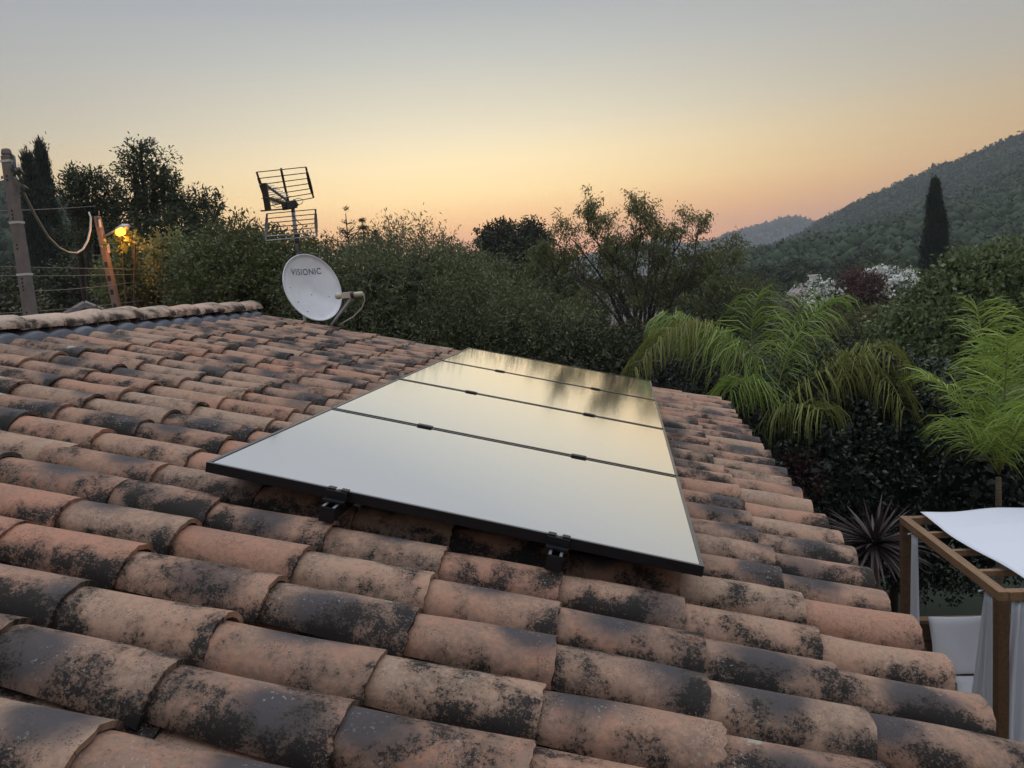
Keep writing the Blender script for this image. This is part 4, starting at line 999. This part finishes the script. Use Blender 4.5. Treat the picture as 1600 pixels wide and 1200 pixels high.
def palm(name, label, hub, base_xy, fronds, leafm, trunks, ll, wd, seed, n=60, rach=.011):
    base = Vector((base_xy[0], base_xy[1], 0)); t = thing(name, label, 'palm', base); h = Vector(hub)-base
    for k, (dx, dy, r0) in enumerate(trunks):
        m = MB(); top = h+Vector((dx*.3, dy*.3, -.05)); ps = [Vector((dx, dy, 0)).lerp(top, q)+Vector((0, 0, 0)) for q in np.linspace(0, 1, 9)]
        m.tube(ps, [r0*(1.15-.35*i/8+.06*(i % 2)) for i in range(9)], 9); m.build('trunk', M['palm_bark'], t, smooth=True)
    for i, (mid, tip, mt, hang) in enumerate(fronds):
        st_ = h + Vector((0, 0, -.02)); p1 = Vector(mid)-base; p2 = Vector(tip)-base
        p1 = p1*2-(st_+p2)*.5           # mid is a point ON the frond
        L = (p1-st_).length+(p2-p1).length
        V, F, lv = frond_mesh(st_, p1, p2, int(n*max(.6, L/1.6)), ll, wd, hang, seed*50+i)
        o = link('frond', mesh_arrays('frond', V, F, mt, False, {'lv': ('FLOAT', lv)}), t)
        m = MB(); ts = np.linspace(0, 1, 12)
        m.tube([st_*(1-q)**2+p1*(2*q*(1-q))+p2*q*q for q in ts], [rach*(1-.8*q) for q in ts], 5); m.build('midrib', M['midrib'], o, smooth=True)
    return t
M['midrib'] = mat('green frond rib', (.20, .22, .06), .5)
g_, y_, bw = M['lf_palm'], M['lf_palm_y'], M['lf_palm_b']
hub = P(1206, 668, 9.4)
palm('palm_tree', 'feathery green palm with long arching and browning fronds beyond the eave', hub, (P(1222, 730, 9.4).x, P(1222, 730, 9.4).y),
     [(P(1176, 555, 9.35), P(1184, 462, 9.5), g_, .7), (P(1240, 535, 9.7), P(1312, 466, 10.0), g_, .9), (P(1142, 540, 9.5), P(1090, 530, 9.8), g_, 1.3), (P(1105, 512, 9.7), P(988, 580, 9.2), bw, 1.5),
      (P(1262, 598, 9.3), P(1345, 556, 9.6), bw, 1.7), (P(1240, 640, 9.0), P(1290, 640, 8.6), bw, 1.7), (P(1222, 560, 9.9), P(1258, 462, 10.3), g_, .7),
      (P(1172, 600, 9.0), P(1140, 610, 8.6), g_, 1.4), (P(1280, 575, 9.7), P(1390, 590, 9.8), bw, 1.7), (P(1080, 520, 10), P(1050, 505, 10.2), g_, 1.2)],
     g_, [(0, 0, .05), (.12, .05, .04), (-.06, .09, .035)], .60, .0115, 1, n=62)
hub = P(1346, 635, 10.0)
palm('palm_tree', 'drooping yellow-brown palm between the green palm and the bright palm', hub, (hub.x, hub.y),
     [(P(1320, 558, 10.0), P(1275, 590, 9.6), bw, 2.0), (P(1390, 562, 10.1), P(1462, 612, 9.9), bw, 2.0), (P(1350, 552, 9.9), P(1400, 556, 9.4), bw, 1.8), (P(1310, 585, 9.7), P(1262, 640, 9.2), bw, 1.8), (P(1370, 580, 9.6), P(1415, 640, 9.2), bw, 1.8), (P(1340, 560, 9.6), P(1330, 590, 9.0), bw, 1.8)],
     bw, [(0, 0, .05)], .50, .011, 3, n=62)
hub = P(1560, 738, 8.6)
palm('palm_tree', 'bright yellow-green palm standing behind the white canopy', hub, (P(1565, 790, 8.6).x, P(1565, 790, 8.6).y),
     [(P(1545, 590, 8.7), P(1526, 478, 8.6), y_, .35), (P(1590, 600, 8.9), P(1606, 492, 9.2), y_, .35), (P(1520, 650, 8.5), P(1448, 588, 8.3), y_, .45), (P(1612, 640, 8.7), P(1680, 560, 8.7), y_, .5),
      (P(1570, 610, 8.2), P(1575, 530, 7.9), y_, .5), (P(1600, 660, 8.1), P(1640, 640, 7.7), y_, .7), (P(1525, 690, 8.3), P(1490, 660, 8.0), y_, .7), (P(1555, 640, 9.1), P(1560, 545, 9.5), y_, .4)],
     y_, [(0, 0, .031)], .46, .0125, 2, n=76)
# cordyline with sword leaves
cc = P(1366, 850, 8.0); cbase = Vector((cc.x, cc.y, 0)); ct = thing('cordyline', 'spiky purple-brown cordyline beside the pergola', 'plant', cbase)
m = MB(); m.tube([(0, 0, 0), (0, 0, cc.z)], [.05, .04], 9); m.build('trunk', M['palm_bark'], ct, smooth=True)
rng = np.random.default_rng(8)
for i in range(165):
    a = rng.random()*2*PI; e = math.asin(rng.uniform(-.45, .98)); L = rng.uniform(.42, .62)
    d = Vector((math.cos(a)*math.cos(e), math.sin(a)*math.cos(e), math.sin(e))); s = d.cross(Vector((0, 0, 1))).normalized(); nn = s.cross(d)
    V = []; F = []
    for q, wq in ((0, .010), (.25, .017), (.55, .014), (.85, .006), (1, .001)):
        p = d*(L*q) + Vector((0, 0, -.24*L*q*q*math.cos(e))) + Vector((0, 0, cc.z)); V += [p-s*wq+nn*.004, p-nn*.001, p+s*wq+nn*.004]
    for q in range(4):
        b = q*3; F += [(b, b+1, b+4, b+3), (b+1, b+2, b+5, b+4)]
    link('leaf', mesh_arrays('leaf', np.array([tuple(v) for v in V]), np.array(F), M['lf_cord'], True), ct)

# ------------------------------------------------------------------ woods on the slopes
def ico_blob(seed, sub):
    bm = bmesh.new(); bmesh.ops.create_icosphere(bm, subdivisions=sub, radius=1.0); r = np.random.default_rng(seed)
    V = np.array([v.co[:] for v in bm.verts]); F = np.array([[v.index for v in f.verts] for f in bm.faces]); bm.free()
    V *= (1+r.normal(size=len(V))*(.16 if sub > 1 else .2))[:, None]; V[:, 2] *= .8; return V, F
def forest(name, hill, a0, a1, r0, r1, n, size, seed, sub=1, tone=.5, material='lf_far', per=40, lf=(1.25, .95)):
    """a wood that reads as one mass: a small dark core and loose foliage faces for every crown"""
    r = np.random.default_rng(seed); A = r.uniform(a0, a1, n); Rr = np.sqrt(r.uniform(r0**2, r1**2, n)); z = hill.h(A, Rr)
    pn = vnoise(seed+40, 6, 2, 2*PI/90); V0_, F0_ = ico_blob(seed, 1)
    x, y = Rr*np.sin(np.radians(A)), Rr*np.cos(np.radians(A)); sz = size*r.uniform(.55, 1.3, n); hz_ = sz*r.uniform(.75, 1.25, n)
    C = np.stack([x, y, z+hz_*.45], 1)
    tn = np.clip(tone+.10*r.normal(size=n)+.10*pn(np.stack([x, y], 1)), 0, 1)
    W = V0_[None]*np.stack([sz, sz, hz_], 1)[:, None]*.80 + C[:, None]; Fb = F0_[None]+(np.arange(n)*len(V0_))[:, None, None]
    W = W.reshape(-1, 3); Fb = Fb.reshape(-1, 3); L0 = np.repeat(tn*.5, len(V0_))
    ci = np.repeat(np.arange(n), per); k = len(ci); d = unit(r, k); d[:, 2] = np.abs(d[:, 2])-.25
    Cl = C[ci]+d*np.stack([sz, sz, hz_], 1)[ci]*(.80+.3*r.random(k))[:, None]
    sc = (sz/size)[ci]*(.6+.8*r.random(k))
    Vk, Fk = kites(Cl, unit(r, k)+np.array([0, 0, .15]), d+unit(r, k)*.6, lf[0]*sc, lf[1]*sc)
    lv = np.clip(tn[ci]+.07*r.normal(size=k), 0, 1)
    o = link(name, mesh_arrays(name, np.concatenate([W, Vk]), [Fb, Fk+len(W)], M[material], False, {'lv': ('FLOAT', np.concatenate([L0, np.repeat(lv, 4)]))})); tag(o, kind='stuff'); return o
forest('forest', hillR, 7.0, 42, 140, 330, 4300, 2.8, 101, tone=.40, per=46, lf=(.75, .6))
forest('forest', hillR, 7.0, 42, 330, 690, 8800, 3.4, 104, tone=.5, per=18, lf=(1.6, 1.25))
forest('forest', hillL, -62, -22, 90, 290, 2000, 2.6, 102, tone=.3, per=24)
forest('forest', hillF, -4, 18, 1150, 1560, 2800, 3.6, 103, tone=.3, per=8, lf=(2.4, 2.0))
# nearer wood: crowns one can tell apart, from six variants that share meshes
var = []
for i in range(6):
    rg = random.Random(500+i); bl = [(rg.uniform(-.9, .9), rg.uniform(-.9, .9), 2.1+rg.uniform(-.5, .9), rg.uniform(.8, 1.2), rg.uniform(.8, 1.2), rg.uniform(.5, .9)) for _ in range(7)]+[(0, 0, 1.3, 1.5, 1.5, 1.1)]
    var.append((crown_mesh('crown', M['lf_wood'], bl, 420, 12, (.34, .2), 500+i, inner=250, spread=.2, twig=.25, tone=.35+.06*i), bl))
tm = MB(); tm.tube([(0, 0, -1), (0, 0, 2.0)], [.16, .1], 6); trunk_me = None
r = np.random.default_rng(77); placed = []; count = 0
for tries in range(6000):
    A = r.uniform(7.0, 33); d = math.sqrt(r.uniform(70**2, 165**2))
    x, y = d*math.sin(math.radians(A)), d*math.cos(math.radians(A))
    sp = 2.9+d*.010
    if any((x-a)**2+(y-b)**2 < sp*sp for a, b in placed): continue
    placed.append((x, y)); z = float(hillR.h(np.array(A), np.array(d)))
    i = r.integers(0, 6)
    t = thing('woodland_tree', 'rounded dark green tree in the wood at the foot of the hill', 'tree', (x, y, z-.3), 'trees of the wood below the hill')
    s = r.uniform(.8, 1.35); t.scale = (s, s, s*r.uniform(.85, 1.2)); t.rotation_euler = (0, 0, r.random()*6.28)
    link('crown', var[i][0], t)
    if trunk_me is None:
        o = tm.build('trunk', M['bark'], t); trunk_me = o.data
    else: link('trunk', trunk_me, t)
    count += 1
    if count >= 290: break
print('woodland trees', count)

# ------------------------------------------------------------------ houses beyond the garden
def small_house(name, label, base, w_, l_, h, rh, rot, wallm, roofm, chim=None, wins=()):
    t = thing(name, label, 'house', base); t.rotation_euler = (0, 0, rot)
    m = MB(); ring = [(-w_/2, 0), (-w_/2, h), (0, h+rh), (w_/2, h), (w_/2, 0)]
    va = [(x, -l_/2, z) for x, z in ring]; vb = [(x, l_/2, z) for x, z in ring]
    m.add(va+vb, [(4, 3, 2, 1, 0), (5, 6, 7, 8, 9), (0, 1, 6, 5), (3, 4, 9, 8), (1, 2, 7, 6), (2, 3, 8, 7)]); m.build('wall', wallm, t)
    rf = MB(); ov = .35; sl = rh/(w_/2)
    for sg in (-1, 1):
        e = (sg*(w_/2+ov), h-ov*sl+.02); tp = (0, h+rh+.02); q = [(e[0], e[1]), tp, (tp[0], tp[1]+.14), (e[0], e[1]+.14)]
        va = [(x, -l_/2-ov, z) for x, z in q]; vb = [(x, l_/2+ov, z) for x, z in q]
        rf.add(va+vb, [(3, 2, 1, 0), (4, 5, 6, 7), (0, 1, 5, 4), (1, 2, 6, 5), (2, 3, 7, 6), (3, 0, 4, 7)])
        nrib = int(l_/.35)
        for k in range(nrib):
            yy = -l_/2-ov+(k+.5)*(l_+2*ov)/nrib; rf.tube([(e[0], yy, e[1]+.14), (0, yy, tp[1]+.14)], .09, 5)
    ro = rf.build('roof', roofm, t)
    if chim:
        c = MB(); cx_, cy_, ch, cw = chim; zb = h+rh-abs(cx_)*sl
        c.box((cx_-cw/2, cy_-cw/2, zb-.2), (cx_+cw/2, cy_+cw/2, zb+ch)); c.box((cx_-cw*.34, cy_-cw*.34, zb+ch), (cx_-cw*.2, cy_+cw*.34, zb+ch+.35)); c.box((cx_+cw*.2, cy_-cw*.34, zb+ch), (cx_+cw*.34, cy_+cw*.34, zb+ch+.35))
        c.box((cx_-cw*.45, cy_-cw*.45, zb+ch+.351), (cx_+cw*.45, cy_+cw*.45, zb+ch+.47)); c.build('chimney', M['chimney_white'], ro)
    for (xx, zz, ww, hh) in wins:
        fm = MB(); fm.box((xx-ww/2, -l_/2-.04, zz), (xx+ww/2, -l_/2+.02, zz+hh)); f = fm.build('window', M['strap'], t)
        pm = MB(); pm.box((xx-ww/2+.07, -l_/2-.05, zz+.07), (xx+ww/2-.07, -l_/2-.041, zz+hh-.07)); pm.build('pane', M['dark_glass'], f)
    return t
p = P(985, 480, 46); small_house('white_house', 'white walled house glimpsed through the almond branches', (p.x, p.y, -.6), 7.4, 6, 4.3, .8, math.radians(-2), M['white_wall'], M['grey_roof'], wins=((-2.0, 1.6, 1.0, 1.3), (1.6, 1.6, 1.0, 1.3)))
p = P(985, 520, 33); small_house('outbuilding', 'small orange rendered outbuilding low behind the almond tree', (p.x+.1, p.y, -.2), 2.5, 2.5, 2.3, .3, math.radians(-4), M['orange_wall'], M['far_roof'])
p = P(1314, 452, 72); small_house('chimney_house', 'pale roofed house with a white chimney beside the oleanders', (p.x, p.y, -.4), 5, 7, 2.4, .75, math.radians(62), M['white_wall'], M['grey_roof'], chim=(-1.1, 1.9, .75, .95))
p = P(1356, 500, 30); small_house('garden_house', 'small house with a brown tile roof below the red bush', (p.x, p.y, -.3), 2.0, 2.4, 1.9, .5, math.radians(70), M['render'], M['far_roof'])
p = P(133, 474, 27); small_house('shed', 'small weathered shed roof behind the ridge beside the lamp post', (p.x, p.y, -.3), 1.5, 1.2, 4.55, .40, math.radians(35), M['concrete'], M['grey_roof'])

# ------------------------------------------------------------------ poles, lamp and cables
d1 = 17.0; top = P(9, 232, d1); b0 = Vector((top.x, top.y, 0))
up_ = thing('utility_pole', 'grey concrete utility pole with three white straps at the left edge', 'utility pole', b0, 'utility poles beyond the ridge')
m = MB(); H = top.z
def tapered(mb, h, w0, w1, d0, dd1, z0=0):
    vs = [(sx*a/2, sy*b/2, z) for z, a, b in ((z0, w0, d0), (h, w1, dd1)) for sx, sy in ((-1, -1), (1, -1), (1, 1), (-1, 1))]
    mb.add(vs, [(3, 2, 1, 0), (4, 5, 6, 7), (0, 1, 5, 4), (1, 2, 6, 5), (2, 3, 7, 6), (3, 0, 4, 7)])
tapered(m, H-.12, .26, .17, .21, .13)
m.build('shaft', M['concrete'], up_, bevel=.02)
m = MB(); tapered(m, H, .168, .13, .128, .10, H-.119); m.build('cap', M['concrete'], up_, bevel=.03)
for zz in (P(9, 252, d1).z, P(27, 348, d1).z, P(38, 429, d1).z):
    q = zz/H; a = .26+(.17-.26)*q+.012; b = .21+(.13-.21)*q+.012
    m = MB(); m.box((-a/2, -b/2, zz-.02), (a/2, b/2, zz+.02)); m.build('strap', M['strap'], up_)
m = MB(); rg = random.Random(4)
for k in range(9):
    z = H-.5-k*.62
    for j in range(rg.choice((2, 3, 4))):
        zz = z-.07*j; q = zz/H; b = .21+(.13-.21)*q; m = MB(); m.box((-.02, -b/2-.004, zz-.018), (.012, -b/2+.01, zz+.018)); m.build('hole', M['recess_shade'], up_)  # dark block on the face, drawn as the shade of a hole
m = MB()
A0 = P(14, 238, d1)-b0
m.tube([A0, P(22, 245, 16.9)-b0, P(24, 262, 16.8)-b0, P(22, 275, 16.8)-b0], .022, 6)
for k in range(14): 
    c = P(25+rg.uniform(-5, 6), 266+rg.uniform(-6, 7), 16.8)-b0; m.tube([c, c+Vector((rg.uniform(-.12, .12), 0, rg.uniform(-.12, .12)))], .022, 5)
for k in range(12):
    c = P(28+k*1.0, 272+k*2.2, 16.8)-b0; m.tube([c, c+Vector((rg.uniform(-.06, .1), 0, rg.uniform(-.12, .02)))], .025, 5)
m.build('cable_bundle', M['cable_dark'], up_, smooth=True)
d2 = 23.0; tp2 = P(152, 338, d2); bt2 = P(186, 495, d2)
lean = (tp2-bt2)/(tp2.z-bt2.z); b2 = bt2-lean*bt2.z
lpo = thing('lamp_post', 'leaning concrete post with ladder-like recesses carrying a lit street lamp', 'lamp post', b2, 'utility poles beyond the ridge')
m = MB(); Ht = tp2.z; tpl = lean*Ht
def lb_(z): return lean*z
vs = [];
for z, a, b in ((0, .24, .20), (Ht, .14, .13)):
    for sx, sy in ((-1, -1), (1, -1), (1, 1), (-1, 1)): vs.append(lb_(z)+Vector((sx*a/2, sy*b/2, 0)))
m.add(vs, [(3, 2, 1, 0), (4, 5, 6, 7), (0, 1, 5, 4), (1, 2, 6, 5), (2, 3, 7, 6), (3, 0, 4, 7)])
m.build('shaft', M['concrete'], lpo, bevel=.015)
z = .6
while z < Ht-1.0:
    q = z/Ht; b = .20-.07*q; m = MB(); c = lb_(z); m.box((c.x-.045, c.y-b/2-.005, z), (c.x+.045, c.y-b/2+.02, z+.16)); m.build('recess', M['recess_shade'], lpo); z += .36  # dark blocks on the shaft paint the shade of its recesses
m = MB(); hd = P(189, 358.5, d2-.5)-b2; a0 = P(158, 373, d2)-b2
m.tube([a0, a0.lerp(hd, .5)+Vector((0, 0, .03)), hd-Vector((.15, 0, .02))], .028, 7); m.build('arm', M['galv'], lpo, smooth=True)
m = MB(); hx = (hd-a0).normalized(); m.tube([hd-hx*.2, hd-hx*.1, hd+hx*.12, hd+hx*.28], [.04, .095, .11, .05], 12); m.build('lamp_head', M['galv'], lpo, smooth=True)
me_ = bpy.data.materials.new('sodium lamp'); me_.use_nodes = True; e_ = me_.node_tree.nodes['Principled BSDF']
e_.inputs['Base Color'].default_value = (.9, .5, .1, 1); e_.inputs['Emission Color'].default_value = (1, .31, .03, 1); e_.inputs['Emission Strength'].default_value = 2.8
m = MB(); c = hd+hx*.05+Vector((0, -.10, -.085)); m.tube([c-hx*.13, c-hx*.07, c+hx*.09, c+hx*.15], [.04, .10, .10, .04], 12); m.build('lamp_glass', me_, lpo, smooth=True)
ld = bpy.data.lights.new('street_light', 'POINT'); ld.energy = 62; ld.color = (1, .33, .04); ld.shadow_soft_size = .12
lo = bpy.data.objects.new('street_light', ld); COL.objects.link(lo); lo.parent = lpo; lo.location = c+hx*.12+Vector((0, -.2, -.22))
m = MB(); c = P(167, 388, d2+.02)-b2; m.box((c.x-.05, c.y-.05, c.z-.12), (c.x+.05, c.y+.05, c.z+.12)); m.build('junction_box', M['strap'], lpo)
m = MB(); c = P(156, 349, d2-.12)-b2; m.tube([c-Vector((0, 0, .1)), c+Vector((0, 0, .1))], .03, 8); m.build('insulator', M['strap'], lpo)
# leaves the lamp shines on
b0 = foot(198, 23)
tree('small_tree', 'little tree with leaves glowing orange right under the street lamp', 'tree', b0, pxblobs(b0, [(190, 377, 22.5, .20, .15, .07), (210, 374, 22.6, .20, .15, .06), (200, 392, 23.6, .3, .3, .15), (200, 440, 24.0, .7, .6, .7)]),
     M['lf_fig'], M['bark'], 260, 14, (.12, .06), 91, r=.06, spread=.09, inner=60, tone=.7)
b0 = foot(265, 22)
tree('small_tree', 'yellow glowing bushy treetop lit by the street lamp', 'tree', b0, pxblobs(b0, [(262, 386, 22.0, .30, .22, .16), (277, 395, 22.0, .26, .22, .13), (254, 394, 22.0, .2, .2, .14), (268, 425, 23.0, .6, .5, .5)]),
     M['lf_fig'], M['bark'], 340, 14, (.10, .05), 92, r=.06, spread=.09, inner=80, tone=.8)
def cable(label, pts, rad, mt, name='overhead_cable', group='overhead cables on the left'):
    c0 = Vector(pts[0]); m = MB(); m.tube([Vector(p)-c0 for p in pts], rad, 6); o = m.build(name, mt, None, smooth=True); o.location = c0
    tag(o, label, 'cable', group)
pp = [P(x, y, d) for x, y, d in ((25, 278, 16.8), (38, 303, 17.2), (55, 337, 17.8), (75, 370, 18.5), (92, 387, 19.2), (107, 394.5, 19.8), (120, 395.5, 20.4), (130, 389, 20.9), (137, 376, 21.5), (141, 360, 22.2), (142, 340, 22.8), (139, 332, 23))]
cable('thick pale cable hanging in a deep loop between the two poles', pp, .024, M['cable_pale'])
def wire(label, p, q, d0, d1_, sag=3):
    cable(label, [P(p[0]+(q[0]-p[0])*t, p[1]+(q[1]-p[1])*t+sag*4*t*(1-t), d0+(d1_-d0)*t) for t in np.linspace(0, 1, 12)], .008, M['cable_mid'])
wire('thin cable passing behind the pole just under the cypress tops', (-60, 330), (150, 322), 20, 24, 2)
wire('upper thin wire of the three crossing the dark trees', (-60, 414), (240, 421), 19, 23, 1)
wire('middle thin wire of the three crossing the dark trees', (-60, 430), (230, 428), 19, 23, 2)
wire('lower thin wire of the three crossing the dark trees', (40, 455), (215, 440), 19, 23, 3)
wire('lowest wire close above the ridge tiles', (-60, 492), (235, 468), 19, 23, 4)

# ------------------------------------------------------------------ pergola with daybed
C0 = Pz(1560, 925, 2.1); C1 = Pz(1405, 806, 2.1)
ydir = (C1-C0); ydir.z = 0; PL = ydir.length; ydir.normalize(); xdir = Vector((ydir.y, -ydir.x, 0)); PW = 2.0; PS = .072
pg = thing('pergola', 'brown timber pergola with white cloth roof and curtains on the lawn', 'pergola', (C0.x, C0.y, 0))
pg.rotation_euler = (0, 0, math.atan2(xdir.y, xdir.x))
HB = 2.1; BH = .066
def post(x, y): m = MB(); m.box((x-PS/2, y-PS/2, 0), (x+PS/2, y+PS/2, HB-BH)); m.build('post', M['wood'], pg, bevel=.004)
for x, y in ((PS/2, PS/2), (PS/2, PL-PS/2), (PW-PS/2, PS/2), (PW-PS/2, PL-PS/2)): post(x, y)
def beam(a, b, nm='beam', mt='wood_l'): m = MB(); m.box(a, b); m.build(nm, M[mt], pg, bevel=.004)
beam((0, -.0, HB-BH), (.066, PL, HB)); beam((PW-.066, 0, HB-BH), (PW, PL, HB))
beam((.068, 0, HB-BH), (PW-.068, .066, HB-.003)); beam((.068, PL-.066, HB-BH), (PW-.068, PL, HB-.003))
for k in range(1, 4): beam((.068, PL*k/4-.022, HB-.058), (PW-.068, PL*k/4+.022, HB-.012), 'slat')
# cloth roof lying over the slats
nx, ny = 40, 60; V = []
xs_ = np.linspace(.15, PW+.12, nx); ys_ = np.linspace(-.02, PL-.01, ny)
for y in ys_:
    for x in xs_:
        fy = (y/PL*4) % 1; sag = -.014*math.sin(PI*fy)*(1-math.exp(-abs(x-.13)*6))
        wob = .012*math.sin(5*x+2*y)+.008*math.sin(11*x-4*y)
        edge = .035*math.sin(y*4.2+.6) if x < .3 else 0
        V.append((x + edge*(.3-min(x, .3))/.15*.6 + (.05*(1-y/PL) if x < .3 else 0), y, HB+.034+sag+wob*.7))
i = np.arange(ny-1)[:, None]*nx+np.arange(nx-1)[None]; F = np.stack([i, i+1, i+1+nx, i+nx], -1).reshape(-1, 4)
o = link('canopy', mesh_arrays('canopy', np.array(V), F, M['canopy'], True), pg); sm = o.modifiers.new('thick', 'SOLIDIFY'); sm.thickness = .003
def curtain(xa, ya, xb, yb, z1, z0, folds, spread0, spread1, amp=.03, seed=1, parent=pg, lean=0):
    """pleated cloth hanging between two points of a beam; narrower where it is tied"""
    nu, nv = folds*8, 26; V = []; d = Vector((xb-xa, yb-ya, 0)); L = d.length; d.normalize(); nrm_ = Vector((-d.y, d.x, 0)); rg = random.Random(seed); ph = [rg.random()*.8 for _ in range(folds+1)]
    for j in range(nv):
        t = j/(nv-1); z = z1+(z0-z1)*t; sp = spread0+(spread1-spread0)*t
        for k in range(nu):
            u = k/(nu-1); s = (u-.5)*sp+.5+lean*t; a = amp*(.5+.7*t)*math.sin(2*PI*folds*u+ph[int(u*folds) % folds]+.7*math.sin(3*t))
            p = Vector((xa, ya, z))+d*(s*L)+nrm_*a; V.append(tuple(p + d*(.006*math.sin(9*t+u*20))))
    i = np.arange(nv-1)[:, None]*nu+np.arange(nu-1)[None]; F = np.stack([i, i+1, i+1+nu, i+nu], -1).reshape(-1, 4)
    o = link('curtain', mesh_arrays('curtain', np.array(V), F, M['curtain'], True), parent); s = o.modifiers.new('thick', 'SOLIDIFY'); s.thickness = .003; return o
curtain(.04, PL-.34, .04, PL-.10, HB-BH-.05, .15, 3, .45, 1.1, .02, 1)
curtain(.04, .075, .04, .29, HB-BH-.02, .05, 6, .42, 3.2, .035, 2, lean=.45)
cu = curtain(.08, .03, .44, .03, HB-BH-.02, .05, 6, .9, 1.5, .035, 3)
curtain(PW-.5, .03, PW-.16, .03, HB-BH-.02, .05, 5, .75, 1.25, .03, 4)
for (x, y) in ((.05, PL-.21), (.05, .245), (.3, .03)):
    m = MB(); m.tube([(x-.06, y, HB-BH-.03), (x, y, HB-BH-.012), (x+.06, y, HB-BH-.03)], .006, 5); m.build('curtain_tie', M['curtain'], pg)
fc = bpy.data.curves.new('lettering', 'FONT'); fc.body = 'LXE'; fc.size = .06
fo = bpy.data.objects.new('tmp_text', fc); COL.objects.link(fo); bpy.context.view_layer.update()
tme = bpy.data.meshes.new_from_object(fo.evaluated_get(bpy.context.evaluated_depsgraph_get())); bpy.data.objects.remove(fo); tme.name = 'lettering'
qq = Vector(BAS @ _ray(1611, 1062)); oo = Vector((C0.x, C0.y, 0))+ydir*(-.012); tq = (oo-Vector((0, 0, ZC))).dot(ydir)/qq.dot(ydir); hq = Vector((0, 0, ZC))+qq*tq-Vector((C0.x, C0.y, 0))
for v_ in tme.vertices:
    v_.co = Vector((hq.dot(xdir)-v_.co.y, -.012, hq.z+v_.co.x))
tme.materials.clear(); tme.materials.append(M['ink']); link('lettering', tme, cu)
# daybed inside
db = thing('daybed', 'brown timber daybed base inside the pergola', 'daybed', (C0.x, C0.y, 0)); db.rotation_euler = pg.rotation_euler
def pgp(px, py, yy):
    """local pergola coordinates of the pixel on the upright plane y = yy"""
    q = Vector(BAS @ _ray(px, py)); c = Vector((0, 0, ZC)); o_ = Vector((C0.x, C0.y, 0)) + ydir*yy
    t = (o_-c).dot(ydir)/q.dot(ydir); h = c+q*t-Vector((C0.x, C0.y, 0)); return h.dot(xdir), h.z
YB = PL-.09; bt = pgp(1450, 972, YB)[1]
for k in range(4):
    m = MB(); z = bt-.165*(k+1); m.box((PS+.002, YB-.02, z+.006), (PW-PS-.002, YB+.02, z+.16)); m.build('board', M['wood'], db, bevel=.004)
m = MB(); m.box((.09, .14, .24), (PW-.14, YB-.03, .34)); m.build('base', M['wood'], db, bevel=.005)
m = MB(); m.box((PS+.002, YB-.045, bt+.001), (PW-PS-.002, YB+.045, bt+.035)); m.build('top_rail', M['wood_l'], db, bevel=.004)
def soft(name, label, size, locv, rot, cat, puff=.06):
    sx, sy, sz = size; bm = bmesh.new(); bmesh.ops.create_cube(bm, size=1); bmesh.ops.subdivide_edges(bm, edges=bm.edges, cuts=9, use_grid_fill=True)
    rg = random.Random(hash(name) % 99)
    for v in bm.verts:
        x, y, z = v.co*2; e = max(0, 1-x*x)**.5*max(0, 1-y*y)**.5 if True else 1
        th = sz*(.42+.58*e); pinch = 1-.05*(1-abs(x*y))*(abs(z))
        v.co = (x*sx/2*pinch, y*sy/2*pinch, z*th/2+.006*math.sin(7*x+3*y)*e)
    me = bpy.data.meshes.new(name); bm.to_mesh(me); bm.free(); me.polygons.foreach_set('use_smooth', [True]*len(me.polygons)); me.materials.append(M['cushion'])
    o = link(name, me); o.matrix_world = Matrix.Translation(locv) @ rot; tag(o, label, cat); return o
rotz = Matrix.Rotation(math.atan2(xdir.y, xdir.x), 4, 'Z')
def pgw(x, y, z): return Vector((C0.x, C0.y, 0)) + xdir*x + ydir*y + Vector((0, 0, z))
soft('mattress', 'white mattress lying on the daybed under the pergola', (PW-.3, YB-.22, .24), pgw(PW/2, (YB+.1)/2, .46), rotz, 'mattress')
xa, za = pgp(1455, 966, YB-.2); xb_, zb_ = pgp(1556, 966, YB-.2); zl = pgp(1505, 1052, YB-.25)[1]
soft('cushion', 'large white square back cushion leaning on the daybed rail', (xb_-xa, za-zl, .16), pgw((xa+xb_)/2, YB-.22, (za+zl)/2), rotz @ Matrix.Rotation(math.radians(78), 4, 'X'), 'cushion')
xc, zc_ = pgp(1492, 1054, YB-.32)
soft('cushion', 'white cushion lying lower, below the big back cushion', (xb_-xc, .42, .13), pgw((xc+xb_)/2, YB-.38, zl-.19), rotz @ Matrix.Rotation(math.radians(70), 4, 'X'), 'cushion')

# ------------------------------------------------------------------ haze in the air
hz = MB(); hz.box((-2300, -2300, -6.0), (2300, 2300, 150)); ho = hz.build('haze', None); tag(ho, kind='stuff')
hm = bpy.data.materials.new('haze air'); hm.use_nodes = True; t = hm.node_tree; t.nodes.clear()
vol = N(t, 'ShaderNodeVolumePrincipled'); vol.inputs['Color'].default_value = (.80, .86, .95, 1); vol.inputs['Density'].default_value = .00055; vol.inputs['Anisotropy'].default_value = 0.0
out = N(t, 'ShaderNodeOutputMaterial'); t.links.new(vol.outputs[0], out.inputs['Volume']); ho.data.materials.append(hm)
